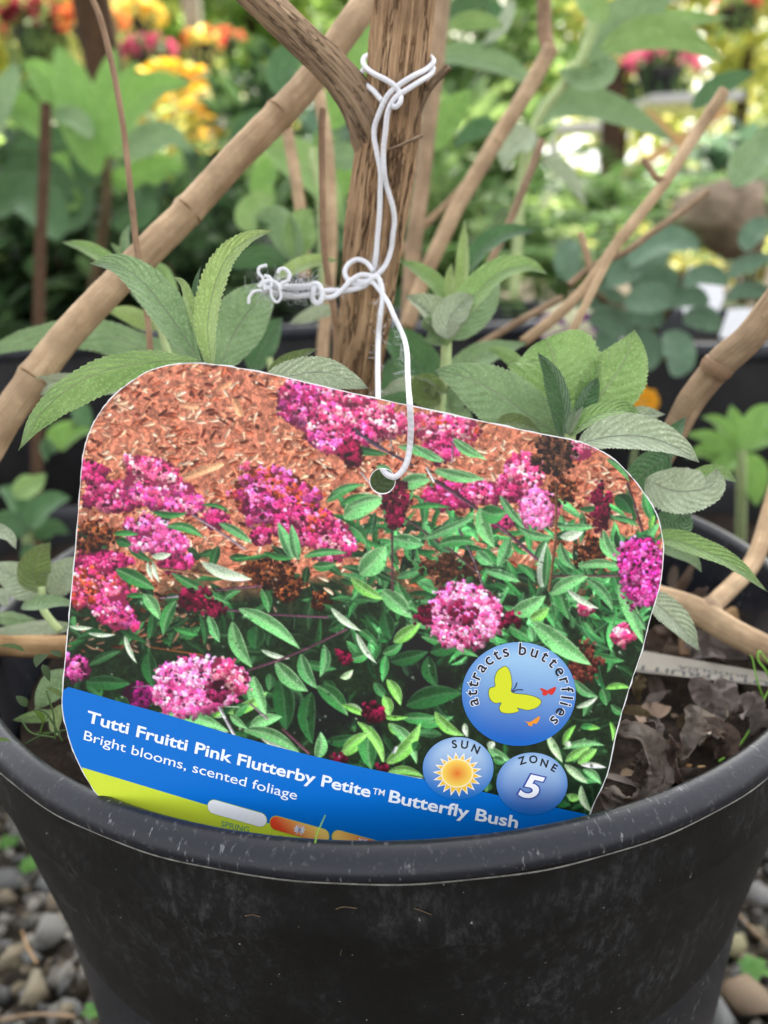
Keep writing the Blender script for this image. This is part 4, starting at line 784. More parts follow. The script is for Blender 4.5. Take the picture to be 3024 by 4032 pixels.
woody('branch', [(880, -140, .196, 128), (1025, 0, .198, 132), (1176, 141, .2, 134), (1312, 273, .202, 140), (1400, 385, .204, 156), (1448, 470, .206, 180), (1470, 560, .21, 170), (1478, 640, .214, 120)], BRANCHM, bush, 130, 48, .09, 7, 2.6, 90)
woody('snag', [(1640, 440, .205, 40), (1690, 345, .203, 34), (1768, 262, .2, 30)], BRANCHM, bush, 40, 16, .12, 4, 1.5, 120)
woody('node_scar', [(1530, 590, .2012, 10), (1570, 575, .2002, 12), (1620, 552, .2012, 14), (1660, 535, .206, 16)], BRANCHM, bush, 30, 8, .1, 9)
woody('branch', [(2480, 2300, .245, 92), (2560, 2340, .243, 96), (2735, 2400, .238, 108), (2880, 2484, .234, 108), (3030, 2560, .23, 108), (3200, 2640, .226, 104)], CANE, bush, 80, 32, .05, 12, 1.6, 60)
woody('branch', [(2770, 2440, .239, 84), (2800, 2392, .243, 76), (2870, 2320, .25, 72), (2940, 2250, .256, 70), (2985, 2170, .262, 68), (3050, 1950, .275, 68), (3140, 1640, .295, 62), (3200, 1250, .315, 54)], CANE, bush, 70, 28, .04, 13, 1.6, 60)
woody('branch_collar', [(2768, 2425, .2365, 104), (2785, 2405, .2375, 106), (2800, 2388, .2395, 88)], CANE_D, bush, 16, 24, .08, 14)
woody('branch_stub', [(2688, 2440, .241, 40), (2690, 2510, .24, 38), (2696, 2578, .239, 42)], TWIG, bush, 24, 16, .1, 15, 1.5, 120)
woody('branch', [(330, 2545, .25, 88), (150, 2545, .245, 92), (0, 2535, .24, 96), (-160, 2520, .236, 96)], STICK, bush, 60, 28, .06, 16, 1.6, 60)
woody('branch', [(3420, 640, .19, 110), (3260, 900, .2, 118), (3060, 1190, .215, 124), (2940, 1340, .222, 116), (2850, 1420, .226, 122), (2790, 1490, .23, 112), (2720, 1580, .234, 108), (2660, 1690, .238, 100), (2590, 1830, .244, 96), (2520, 2010, .25, 92), (2430, 2250, .258, 92)], CANE_D, bush, 110, 32, .05, 18, 1.6, 60)
woody('branch_collar', [(2835, 1424, .2258, 128), (2822, 1446, .2266, 138), (2806, 1466, .2275, 126)], TWIG, bush, 14, 28, .08, 19)

def shoot(base_reg, pts, half, d, mat=None):
    q = zs(base_reg, pts); s = tube('shoot', [P(x, y, d) for x, y in q], half / zk(base_reg) * d / FPX, mat or STEMG, bush, n=24, segs=10, wob=.05); return s
STEMG = plain('green_stem', rgb(170, 186, 132), .7, .2, .12, 300)
# left shoot
s = shoot('R3', [(905, 760), (905, 640), (900, 560)], 22, .192)
leaf(s, 'R3', [(1000, 590), (640, 520), (400, 450), (130, 470), (-120, 560)], 78, .262, LV['sage'], roll=.4, fold=.2)
leaf(s, 'R3', [(620, 700), (370, 660), (180, 670), (0, 745), (-60, 790)], 50, .225, LV['grey'], roll=.5, fold=.3)
leaf(s, 'R3', [(880, 600), (800, 470), (690, 320), (600, 215), (500, 155), (390, 152)], 84, .192, LV['sage'], roll=-.25, fold=.35, d1=.186, seed=3)
leaf(s, 'R3', [(940, 620), (1000, 480), (1060, 380), (1130, 300), (1190, 240)], 118, .214, LV['sage'], roll=.2, fold=.3, k=.7, seed=4)
leaf(s, 'R3', [(885, 590), (868, 400), (848, 270), (866, 165)], 24, .19, LV['deep'], roll=.5, fold=.6, serr=.1)
leaf(s, 'R3', [(895, 600), (862, 460), (815, 320), (785, 235), (745, 210)], 30, .188, LV['light'], roll=-.4, fold=.6, serr=.08)
leaf(s, 'R3', [(915, 600), (898, 420), (925, 260), (985, 120), (1080, 42), (1178, 8)], 58, .186, LV['light'], roll=.35, fold=.45, serr=.10, seed=6, d1=.18)
leaf(s, 'R3', [(905, 590), (880, 470), (872, 360), (890, 200)], 20, .189, LV['fresh'], roll=-.5, fold=.6, serr=.1)
leaf(s, 'R3', [(860, 570), (640, 578), (440, 620), (270, 710), (160, 820), (78, 958)], 92, .178, LV['fresh'], roll=.55, fold=.35, cup=.1, serr=.06, d1=.17, seed=7, teeth=30)
leaf(s, 'R3', [(1120, 690), (1240, 640), (1400, 620), (1500, 650), (1592, 690)], 74, .182, LV['grey'], roll=-.2, fold=.2, teeth=32, serr=.05, seed=8)
leaf(s, 'R3', [(1150, 650), (1220, 590), (1300, 550), (1372, 518)], 32, .205, LV['olive'], roll=.4)
s = shoot('R3', [(740, 570), (715, 510), (690, 430), (650, 380)], 16, .245)
leaf(s, 'R3', [(560, 240), (460, 140), (370, 85), (266, 58)], 36, .24, LV['fresh'], roll=-.4)
leaf(s, 'R3', [(690, 430), (620, 390), (540, 360), (455, 352)], 44, .25, LV['light'], roll=.4)
leaf(s, 'R3', [(700, 440), (670, 340), (610, 280), (540, 240)], 52, .252, LV['sage'], roll=-.3)
leaf(s, 'R3', [(560, 180), (550, 100), (545, 40), (560, -20)], 26, .25, LV['sage'], roll=.5)
leaf(s, 'R3', [(590, 190), (540, 120), (478, 62)], 22, .25, LV['fresh'])
leaf(s, 'R3', [(700, 450), (730, 300), (700, 180), (660, 150)], 50, .27, LV['fresh'], roll=.3)
s = shoot('R3', [(1190, 700), (1170, 600), (1165, 560)], 14, .27)
leaf(s, 'R3', [(1090, 620), (1130, 520), (1170, 450), (1220, 385)], 66, .275, LV['deep'], roll=.2)
leaf(s, 'R3', [(1460, 350), (1380, 350), (1310, 380), (1248, 412)], 34, .28, LV['grey'], roll=.4)
leaf(s, 'R3', [(1190, 220), (1290, 165), (1380, 138), (1462, 140)], 34, .25, LV['light'], roll=.4)
leaf(s, 'R3', [(1240, 150), (1150, 110), (1060, 130), (980, 170)], 52, .34, LV['deep'], roll=.3)
leaf(s, 'R1', [(1290, 1130), (1240, 1000), (1180, 930), (1100, 940)], 70, .33, LV['sage'], roll=.3)
leaf(s, 'R1', [(1270, 1120), (1290, 1000), (1310, 950), (1350, 900)], 75, .33, LV['fresh'], roll=-.2)
# middle shoot
s = shoot('R4', [(238, 820), (250, 690), (266, 600), (270, 470)], 23, .24)
leaf(s, 'R4', [(300, 690), (330, 620), (440, 545), (620, 495)], 62, .262, LV['sage'], roll=.4, fold=.25)
leaf(s, 'R4', [(230, 720), (150, 590), (70, 500), (-40, 440)], 90, .262, LV['deep'], roll=-.2, fold=.3)
leaf(s, 'R4', [(330, 1000), (300, 860), (290, 760), (360, 700)], 100, .25, LV['sage'], roll=.2)
leaf(s, 'R4', [(290, 480), (390, 370), (450, 280), (492, 200)], 78, .25, LV['sage'], roll=.2)
leaf(s, 'R4', [(280, 360), (230, 250), (150, 180), (62, 138)], 38, .25, LV['fresh'], roll=-.4)
leaf(s, 'R4', [(285, 330), (290, 260), (288, 200), (292, 150)], 25, .24, LV['light'], roll=.4, fold=.5)
leaf(s, 'R4', [(330, 340), (345, 200), (350, 80), (348, -40)], 34, .26, LV['light'], roll=.5, fold=.5)
leaf(s, 'R4', [(350, 200), (430, 80), (530, 20), (660, 10)], 46, .27, LV['deep'], roll=.4)
leaf(s, 'R4', [(265, 490), (220, 400), (175, 345), (92, 290)], 66, .238, LV['grey'], roll=-.5, fold=.6, cup=.3)
leaf(s, 'R4', [(262, 500), (215, 430), (185, 420), (178, 440)], 60, .236, LV['sage'], roll=.2, fold=.4)
leaf(s, 'R4', [(270, 510), (300, 420), (390, 290), (500, 190), (620, 162), (708, 198)], 62, .234, LV['fresh'], roll=.4, fold=.5, cup=.2)
leaf(s, 'R4', [(275, 480), (280, 400), (330, 330), (390, 290)], 70, .232, LV['grey'], roll=.1, fold=.5, cup=.3)
leaf(s, 'R4', [(250, 720), (170, 670), (60, 670), (-40, 730)], 44, .236, LV['grey'], roll=.6, fold=.3, wave=.15)
leaf(s, 'R4', [(240, 760), (170, 700), (200, 680), (280, 710)], 60, .235, LV['olive'], roll=.2, wave=.15)
leaf(s, 'R4', [(290, 780), (340, 720), (380, 700), (420, 740)], 50, .25, LV['sage'], roll=.2)
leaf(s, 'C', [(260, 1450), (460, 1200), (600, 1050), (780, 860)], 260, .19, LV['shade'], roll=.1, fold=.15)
leaf(s, 'R4', [(60, 900), (30, 760), (40, 640), (20, 560)], 90, .29, LV['deep'], roll=.1)
# right shoot
s = shoot('R4', [(790, 1000), (800, 930), (808, 850)], 26, .198)
leaf(s, 'R4', [(640, 640), (560, 560), (500, 525), (438, 517)], 34, .225, LV['fresh'], roll=.4)
leaf(s, 'R4', [(760, 900), (600, 790), (450, 690), (340, 640), (218, 612)], 128, .202, LV['sage'], roll=.25, fold=.2, d1=.196, seed=11)
leaf(s, 'R4', [(770, 900), (740, 780), (735, 660), (735, 560), (700, 474)], 190, .205, LV['fresh'], roll=0.0, fold=.35, cup=.35, k=.9, e=.5, seed=12)
leaf(s, 'R4', [(850, 860), (930, 730), (1010, 620), (1060, 520), (1082, 438)], 132, .2, LV['fresh'], roll=-.2, fold=.2, k=.75, e=1.05, seed=13, d1=.196)
leaf(s, 'R4', [(830, 850), (860, 760), (890, 700), (925, 640)], 52, .196, LV['deep'], roll=-.5, fold=.4)
leaf(s, 'R4', [(770, 900), (778, 780), (748, 660), (712, 590), (664, 536)], 52, .192, LV['dark'], roll=.4, fold=.6, serr=.09, seed=14)
leaf(s, 'R4', [(800, 890), (815, 850), (835, 810), (862, 768)], 18, .19, LV['grey'], roll=.4)
leaf(s, 'R4', [(790, 890), (800, 840), (815, 800), (820, 770)], 16, .189, LV['sage'], roll=-.4)
leaf(s, 'R4', [(960, 900), (1060, 830), (1130, 805), (1215, 803)], 44, .205, LV['grey'], roll=.5)
leaf(s, 'R4', [(990, 880), (1080, 850), (1150, 830), (1190, 870)], 46, .206, LV['olive'], roll=.2)
leaf(s, 'R4', [(800, 900), (880, 830), (980, 790), (1060, 790), (1118, 832)], 48, .19, LV['fresh'], roll=.55, fold=.35, seed=15)
leaf(s, 'R4', [(1180, 1060), (1220, 960), (1260, 880), (1304, 812)], 46, .205, LV['deep'], roll=.3)
leaf(s, 'R4', [(480, 860), (540, 838), (600, 845), (680, 880)], 38, .192, LV['olive'], roll=.3)
leaf(s, 'R4', [(840, 930), (980, 900), (1120, 900), (1250, 940), (1362, 1008)], 84, .183, LV['grey'], roll=.45, fold=.45, cup=.1, seed=16, d1=.178)
leaf(s, 'R4', [(1230, 985), (1160, 1030), (1090, 1090), (1020, 1180)], 80, .2, LV['deep'], roll=.2)
leaf(s, 'R6', [(1130, -20), (1200, 20), (1290, 40), (1420, 10), (1440, -60)], 100, .192, LV['grey'], roll=.1, fold=.25, wave=.14, seed=17)
leaf(s, 'R4', [(1300, 1100), (1400, 1060), (1460, 1060), (1524, 1096)], 36, .2, LV['fresh'], roll=.4)
leaf(s, 'R6', [(1180, 140), (1240, 170), (1290, 180), (1320, 130)], 60, .205, LV['deep'], roll=.1)
leaf(s, 'R6', [(1150, 260), (1240, 290), (1330, 330), (1372, 388)], 34, .21, LV['sage'], roll=.3)
leaf(s, 'R6', [(1120, 240), (1250, 250), (1370, 290), (1500, 350), (1658, 472)], 48, .195, LV['fresh'], roll=.45, fold=.4, seed=18, d1=.188)
leaf(s, 'R6', [(1120, 480), (1200, 545), (1280, 620), (1364, 728)], 62, .195, LV['grey'], roll=.4, fold=.35, serr=.08, seed=19)
# low left shoot
s = shoot('R5', [(260, 640), (215, 590), (185, 540), (178, 450)], 16, .222)
leaf(s, 'R5', [(200, 480), (130, 440), (60, 400), (-40, 350)], 76, .225, LV['grey'], roll=.2)
leaf(s, 'R5', [(230, 490), (260, 420), (300, 370), (350, 320)], 70, .23, LV['grey'], roll=.1)
leaf(s, 'R5', [(180, 470), (140, 400), (170, 310), (218, 258)], 70, .222, LV['olive'], roll=-.2, fold=.3)
leaf(s, 'R5', [(90, 540), (180, 525), (250, 520), (330, 530)], 36, .215, LV['sage'], roll=.5)
leaf(s, 'R5', [(-60, 180), (0, 215), (40, 240), (70, 288)], 32, .21, LV['grey'], roll=.4)
leaf(s, 'R5', [(-40, 500), (0, 490), (15, 510), (30, 540)], 30, .21, LV['grey'], roll=.2)
leaf(s, 'R5', [(330, 620), (220, 615), (100, 625), (-80, 650)], 38, .225, LV['grey'], roll=.6, fold=.3)
leaf(s, 'R5', [(160, 600), (80, 590), (20, 580), (-60, 590)], 40, .24, LV['sage'], roll=.5)
leaf(s, 'R5', [(300, 810), (250, 850), (200, 910), (155, 982)], 58, .21, LV['sage'], roll=.2)
leaf(s, 'R5', [(250, 990), (200, 1000), (130, 1010), (55, 1028)], 30, .205, LV['fresh'], roll=.4)
leaf(s, 'R5', [(260, 960), (240, 1010), (235, 1060), (260, 1097)], 26, .205, LV['light'], roll=.2)

# ------------------------------------------------------------------ white string holding the tag
COT = NT('cotton_string'); uv = COT.add('ShaderNodeUVMap').outputs[0]; oc = COT.add('ShaderNodeTexCoord').outputs['Object']
sp_ = COT.add('ShaderNodeSeparateXYZ', Vector=uv); tw = COT.math('SINE', COT.math('ADD', COT.math('MULTIPLY', sp_.outputs[1], 5200.0), COT.math('MULTIPLY', sp_.outputs[0], 3.0)))
nn_ = COT.noise(oc, 2500, 3); COT.bump(COT.math('ADD', COT.math('MULTIPLY', tw, .5), nn_), .5, .00012)
COT = COT.done(COT.mix(nn_, (.58, .58, .62, 1), (.76, .76, .79, 1)), .85, .15, Sheen_Weight=.4)
TY = [t[1] for t in TRK]
def tfront(x, y, r=.0007):
    cx_ = np.interp(y, TY, [t[0] for t in TRK]); w = np.interp(y, TY, [t[3] for t in TRK]) * .5; d = np.interp(y, TY, [t[2] for t in TRK]); u = np.clip((x - cx_) / w, -1, 1)
    return d - w * d / FPX * math.sqrt(max(0, 1 - u * u)) - r - .0007
string = thing('tag_string', 'white cotton string looped round the trunk, knotted midway and threaded through the tag hole', 'string', tuple(P(1500, 700, .2)))
SR = .00062
def strand(reg, pts, dd, r=SR, name='strand', n=90, parent=string, wob=.05):
    q = zs(reg, pts); dd = dd if not np.isscalar(dd) else [dd] * len(q)
    return tube(name, [P(x, y, d) for (x, y), d in zip(q, dd)], r, COT, parent, n=n, segs=12, wob=wob, seed=len(pts))
def on(reg, pts, extra=0.0): return [tfront(*z(reg, *p)) - extra for p in pts]
A1 = [(1060, 120), (1150, 150), (1182, 215), (1100, 300), (900, 405), (745, 505), (610, 620), (530, 750), (468, 900), (415, 1050), (408, 1200), (445, 1400), (492, 1659)]
d_ = on('A', A1, .0004); d_[0] = .211; d_[1] = .2055; d_[2] = .2025
# the loops round the trunk, then the two strands down to the knot
lo = [(1060, 120), (720, 105), (350, 120), (268, 185), (285, 265), (400, 365), (560, 445), (680, 530), (750, 640), (748, 735), (690, 800), (640, 790)]
dl = [.213, .2175, .2115] + on('A', lo[3:], .0006); dl[3] = .206; dl[-3:] = [v - .0011 for v in dl[-3:]]
strand('A', lo, dl, name='loop')
lo = [(1120, 260), (720, 230), (330, 285), (240, 380), (290, 490), (410, 600), (510, 720)]
dl = [.211, .2185, .2115] + on('A', lo[3:], .0003); dl[3] = .2055; strand('A', lo, dl, name='loop')
pa = zs('A', A1) + [(1497, 760), (1494, 850), (1485, 950), (1480, 1010)] + zs('B', [(1145, 280), (1110, 350), (1040, 400), (900, 432), (760, 432), (640, 448)])
da = d_ + [tfront(1497, 760), tfront(1494, 850), tfront(1485, 950), tfront(1480, 1010) - .0006, .2123, .2103, .2098, .2093, .2078, .2063]
tube('strand', [P(x, y, d) for (x, y), d in zip(pa, da)], SR, COT, string, n=240, segs=12, wob=.05)
A2 = [(1080, 250), (1180, 300), (1150, 370), (1000, 470), (810, 590), (690, 675), (620, 780), (580, 900), (558, 1100), (530, 1350), (540, 1659)]
d2 = on('A', A2, .0009); d2[0] = .2115; d2[1] = .2035
pb = zs('A', A2) + [(1521, 729), (1545, 810), (1553, 866), (1546, 930), (1540, 980), (1516, 1046)] + zs('B', [(1150, 310), (1050, 350), (985, 330)])
db = d2 + [tfront(1521, 729), tfront(1545, 810), tfront(1553, 866), tfront(1546, 930), tfront(1540, 980), tfront(1516, 1046) - .0012, .2103, .2093, .2100]
tube('strand', [P(x, y, d) for (x, y), d in zip(pb, db)], SR, COT, string, n=220, segs=12, wob=.05)
strand('B', [(1150, 260), (1090, 185), (1005, 160), (925, 210), (902, 280), (940, 345), (1010, 378), (1090, 360), (1180, 310), (1216, 370), (1230, 500), (1212, 650), (1197, 800), (1190, 1000), (1190, 1327), (1188, 1600)],
       [.2103, .2110, .2116, .2113, .2110, .2106, .2098, .2090, .2078, .2073, .2066, .2063, .2078, .2038, .190, .176], name='knot', n=260)
strand('B', [(1170, 330), (1100, 295), (1035, 295), (960, 335), (880, 420), (800, 480), (735, 490), (690, 470)], [.2083, .2088, .2090, .2088, .2083, .2073, .2066, .2060], name='strand')
dpts = zs('B', [(1060, 400), (1130, 355), (1200, 420), (1270, 520), (1330, 650), (1400, 800), (1440, 950), (1450, 1150), (1460, 1327)]) + zs('C', [(866, 240), (880, 500), (868, 700), (836, 880), (780, 985), (705, 1045), (630, 1025), (578, 968), (560, 900)])
td = tagdepth(*z('C', 700, 1045))
ddp = [.2098, .2088, .2073, .2058, .2018, .200, .190, .178, .166, tagdepth(*z('C', 866, 240)) - .0016, tagdepth(*z('C', 880, 500)) - .001, td - .0009, td - .0009, td - .0009, td - .001, td - .0004, td + .0012, td + .004]
tube('strand', [P(x, y, d) for (x, y), d in zip(dpts, ddp)], SR * .92, COT, string, n=240, segs=12, wob=.05)
fr = strand('B', [(720, 440), (620, 462), (480, 480), (350, 462), (200, 432)], [.2063, .2056, .2048, .21, .2033], r=SR * 1.05, name='frayed_end')
strand('B', [(700, 400), (560, 395), (450, 398), (340, 388), (230, 370)], [.2063, .2056, .2048, .21, .2033], r=SR * 1.15, name='cord', parent=fr)
strand('B', [(610, 385), (660, 372), (698, 420), (700, 500), (670, 540), (630, 520), (625, 440), (650, 395)], [.2050, .2043, .2043, .2043, .2046, .2048, .2044, .2046], r=SR * 1.1, name='wrap', parent=fr)
for pts, r in [([(150, 400), (190, 330), (150, 275), (158, 230), (225, 208)], .6), ([(330, 430), (350, 370), (405, 345), (422, 290), (375, 240), (330, 250), (320, 280)], .72), ([(180, 430), (115, 438), (72, 485), (64, 548)], .62), ([(180, 380), (255, 415), (268, 490), (310, 530), (345, 490), (338, 420)], .55), ([(200, 300), (250, 320), (265, 380), (230, 420)], .7), ([(160, 400), (215, 350), (300, 360), (350, 420)], .8), ([(210, 430), (200, 370), (240, 330)], .7)]:
    strand('B', pts, .2023, r=SR * r, name='curl', n=40, parent=fr)
fz = []
fg = np.random.default_rng(4)
for k in range(420):
    if k < 260: x0, y0 = fg.uniform(130, 640), fg.uniform(340, 500); x1, y1 = x0 + fg.normal(0, 80), y0 + fg.normal(-25, 60); d0 = .2033
    else:
        j = fg.integers(0, 5); pp = [[(1190, 100), (1190, 600)], [(1210, 600), (1190, 1300)], [(1330, 650), (1455, 1200)], [(900, 420), (1200, 300)], [(700, 440), (900, 430)]][j]; t = fg.uniform(); x0 = pp[0][0] + (pp[1][0] - pp[0][0]) * t; y0 = pp[0][1] + (pp[1][1] - pp[0][1]) * t; x1, y1 = x0 + fg.normal(0, 30), y0 + fg.normal(0, 30); d0 = [.2083, .2068, .198, .2088, .2078][j]
    a, b = P(*z('B', x0, y0), d0), P(*z('B', x1, y1), d0 + fg.normal(0, .0012)); c = (a + b) / 2 + fg.normal(0, .0012, 3); fz.append(tube_geo([a, c, b], fg.uniform(.000016, .000034), n=8, segs=4, cap=False))
V, F, uvv = join(fz); mesh('fuzz', V, F, COT, fr, uv=uvv)

# ------------------------------------------------------------------ dry canes and twigs behind
RINGM = plain('node_ring_skin', rgb(112, 84, 62), .85, .1, .5, 500)
def cane(label, reg, pts, half, d, mat=CANE, d1=None, nodes=(), name='dry_cane', cat='cane', segs=24, grp='dry canes standing behind the tag', n=110, taper=1.0, node_px=()):
    q = zs(reg, pts); dd = np.linspace(d, d if d1 is None else d1, len(q)); hw = np.linspace(half, half * taper, len(q)) / zk(reg)
    p = np.array([P(x, y, w) for (x, y), w in zip(q, dd)]); r = hw * dd / FPX
    Q = spline(np.c_[p, r], n); L = np.r_[0, np.cumsum(np.linalg.norm(np.diff(Q[:, :3], axis=0), axis=1))]; L /= L[-1]
    rl = Q[:, :3] - CAM; qx = CX + FPX * (rl @ XC) / (rl @ FWD); qy = CY - FPX * (rl @ YC) / (rl @ FWD)
    nodes = tuple(nodes) + tuple(float(L[np.argmin(np.hypot(qx - a, qy - b))]) for a, b in node_px)
    for t in nodes: Q[:, 3] *= 1 + .09 * np.exp(-((L - t) / .007)**2) - .03 * np.exp(-((L - t - .016) / .01)**2)
    jg = np.random.default_rng(int(half * 13) + n); Q[1:-1, :3] += np.cumsum(jg.normal(0, .012, (n - 2, 3)), 0) * 0 + jg.normal(0, .01, (n - 2, 3)) * Q[1:-1, 3:4]
    V, F, uv = tube_geo(Q[:, :3], Q[:, 3], segs=segs, wob=.035, seed=int(half * 7), raw=True)
    o = mesh(name, V, F, mat, uv=uv); tag(o, label, cat, grp)
    for t in nodes:
        k = int(np.argmin(np.abs(L - t))); k = min(max(k, 1), n - 2); c = Q[k, :3]; T = nrm(Q[k + 1, :3] - Q[k - 1, :3]); w = Q[k, 3]
        g, f, u = tube_geo([c - T * w * .035, c, c + T * w * .05], [w * .99, w * 1.03, w * .995], n=5, segs=segs, wob=.03, seed=k); mesh('node_ring', g, f, RINGM, o, uv=u)
    return o
_k = zs('R1', [(1700, -130), (1560, 45), (1300, 395), (1060, 640)]) + [(747, 823), (552, 1019), (238, 1353), (36, 1627), (-70, 1800)]
cane('thick straight tan cane slanting across the left half behind the trunk', 'S', _k, 54, .245, CANE, d1=.222, node_px=((1112, 456), (756, 838), (465, 1073), (118, 1483)), taper=1.18)
cane('thin brown twig standing at the left in front of the thick slanting cane', 'R1', [(380, -60), (402, 0), (432, 75), (482, 270), (532, 545), (572, 900), (592, 1080), (632, 1330), (650, 1530), (655, 1700)], 13, .222, TWIG, name='dry_twig', cat='twig', nodes=(.08, .56), segs=12)
cane('thin brown twig ending in a broken tip just left of the trunk', 'R1', [(1395, 472), (1390, 560), (1392, 760), (1396, 960), (1405, 1120), (1440, 1330), (1452, 1450), (1450, 1650)], 15, .24, TWIG, name='dry_twig', cat='twig', nodes=(.07, .42), segs=12)
cane('pale blurred cane upright just left of the trunk behind the broken-tip twig', 'R1', [(1368, 350), (1415, 640), (1432, 1000), (1420, 1250), (1395, 1500), (1392, 1800)], 26, .34, CANE, segs=12)
cane('short pale blurred cane under the thick slanting cane', 'R1', [(1235, 540), (1262, 680), (1290, 850), (1310, 1000), (1318, 1200)], 26, .34, CANE, segs=12)
cane('blurred upright brown cane directly right of the trunk', 'R2', [(258, -80), (225, 280), (190, 560), (160, 820), (125, 1097), (105, 1400)], 36, .36, CANE_D, segs=14)
cane('thick pale cane slanting right of the trunk, dark at its top end', 'S', [(2168, 190), (2068, 372), (1950, 555), (1872, 690), (1795, 825), (1727, 965), (1665, 1105), (1600, 1290)], 32, .35, CANE, segs=14, nodes=(.35,), taper=.9)
cane('dark brown upright stem at the top right above the thick pale cane', 'R2', [(690, -60), (692, 60), (698, 160), (720, 240)], 30, .36, TWIG, segs=12)
cane('thin pale cane crossing low behind the thick pale cane right of the trunk', 'R2', [(400, 730), (300, 850), (190, 960), (70, 1090), (-60, 1250)], 15, .37, CANE, segs=10)
cane('thin brown cane with cut top end standing between the trunk and the far right cane', 'R2', [(682, 606), (640, 720), (580, 870), (520, 1010), (475, 1100), (440, 1200), (410, 1290)], 18, .30, CANE_D, segs=12, nodes=(.3,))
cane('long tan cane with cut top end rising to the far right, forked at its joint', 'R2', [(1468, 395), (1400, 500), (1300, 650), (1228, 765), (1120, 910), (1010, 1050), (880, 1230), (740, 1370), (600, 1480)], 26, .29, CANE, segs=16, nodes=(.34, .55), taper=.9)
cane('short dark spur twig at the joint of the long right cane', 'R2', [(1215, 775), (1180, 770), (1150, 730), (1120, 690)], 13, .289, TWIG, name='dry_twig', cat='twig', segs=8)
cane('thin pinkish cane leaning right, crossing under the long tan cane', 'R2', [(1400, 825), (1300, 905), (1150, 1010), (1040, 1090), (900, 1150), (800, 1230)], 15, .31, CANE_D, segs=10)
cane('thin tan cane passing in front of the long right cane, lower half', 'R4', [(1020, 30), (960, 150), (880, 310), (810, 450), (760, 540)], 18, .28, CANE, segs=10)
cane('short thin pale cane standing above the long right cane', 'R4', [(850, 20), (870, 90), (890, 170), (905, 220)], 15, .31, CANE, segs=10)
cane('thin dull cane lying low towards the middle under the long right cane', 'R4', [(770, 300), (640, 370), (500, 450), (360, 540), (280, 600)], 16, .32, CANE_D, segs=10)
cane('dark brown stake standing among the leaves at the left', 'R1', [(200, 450), (195, 600), (188, 800), (178, 1000), (165, 1500), (150, 3000)], 24, .62, plain('stake_brown', rgb(78, 60, 46), .9, .1, .3, 60), name='wooden_stake', cat='stake', segs=10)

# ------------------------------------------------------------------ dead leaves, label and bits inside the pot
def sd(reg, x, y, up=0.0):
    q = z(reg, x, y); p = onz(*q, SOILZ + up); return float((p - CAM) @ FWD)
def dead(label, pts, hw, mat, up=.006, reg='F', roll=.3, fold=.6, cup=.4, wave=.34, **k):
    x, y = pts[len(pts) // 2]; d = sd(reg, x, y, up); o = leaf(None, reg, pts, hw * 1.22, d, DL[mat], roll=roll, fold=fold, cup=cup, wave=wave, serr=.04, name='dead_leaf', d1=d - .004, crumple=.6, **k); return tag(o, label, 'dead leaf', 'dead leaves lying on the potting soil')
dead('big brown dead leaf curled into a ring beside the right edge of the tag', [(300, 1300), (480, 1360), (620, 1560), (650, 1740), (560, 1880), (350, 1960), (150, 1880)], 105, 0, .01, roll=.6, fold=.3, k=.3, e=.3)
dead('grey dead leaf folded inside the big ring-shaped leaf', [(640, 1480), (560, 1650), (520, 1760), (470, 1900)], 130, 0, .006, wave=.4)
dead('pinkish grey pointed dead leaf hanging below the white label', [(960, 860), (1080, 960), (1200, 1100), (1285, 1225)], 100, 2, .014, roll=-.2, fold=.35, cup=.1, wave=.05)
dead('smooth grey dead leaf blade right of the pinkish pointed one', [(1180, 870), (1270, 960), (1310, 1090), (1315, 1200)], 75, 2, .011, roll=.5, fold=.3, wave=.05)
dead('narrow grey upright dead leaf in the middle of the soil patch', [(960, 1080), (970, 1240), (930, 1420), (880, 1590)], 82, 0, .012, roll=.3)
dead('pale grey dead leaf curled up against the right inner wall of the pot', [(1420, 1000), (1560, 1080), (1600, 1240), (1500, 1370)], 110, 2, .012, roll=-.4, wave=.3)
dead('dark brown dead leaf rolled into a spiral near the front rim', [(1000, 1440), (1080, 1320), (1220, 1330), (1280, 1450), (1180, 1570)], 74, 1, .01, roll=.6, k=.4, e=.4)
dead('tan dead leaf blade pointing right from behind the tag edge', [(340, 1140), (450, 1160), (560, 1190), (655, 1215)], 42, 3, .014, roll=.5, wave=.08)
dead('reddish brown dead leaf under the leaf tip above the white label', [(600, 560), (680, 510), (780, 450), (870, 420)], 85, 1, .01, roll=.2)
dead('bluish grey crumpled dead leaf behind the white label under the branch', [(930, 640), (1100, 560), (1300, 590), (1480, 680)], 110, 2, .014, roll=.2, wave=.35)
dead('thin curled dead leaf stalk standing near the front rim', [(900, 1800), (840, 1680), (815, 1500), (790, 1380)], 40, 1, .016, roll=.5, fold=.7)
dead('small round brown dead leaf tip standing beside the curled stalk', [(800, 1540), (815, 1480), (800, 1420), (770, 1370)], 40, 1, .018, roll=.1)
dead('pale twisted dead leaf close to the tag edge under the label', [(520, 820), (470, 900), (460, 980), (500, 1060)], 50, 3, .012, roll=.4)
dead('thin pale dead leaf strip crossing the dark gap below the label', [(540, 1120), (620, 1050), (700, 1010), (780, 960)], 34, 2, .01, roll=.4)
dead('grey dead leaf rolled in a hoop round a dark hollow', [(560, 1230), (640, 1240), (650, 1330), (600, 1400), (560, 1420)], 36, 2, .012, roll=.7, k=.3, e=.3)
dead('pale grey dead leaf with torn edge against the far right of the soil', [(1400, 1260), (1450, 1150), (1520, 1040), (1600, 980)], 70, 0, .01, roll=.4, wave=.3)
dead('small dark dead leaf lying left of the spiral leaf', [(700, 1560), (780, 1500), (880, 1520), (960, 1590)], 60, 1, .006)
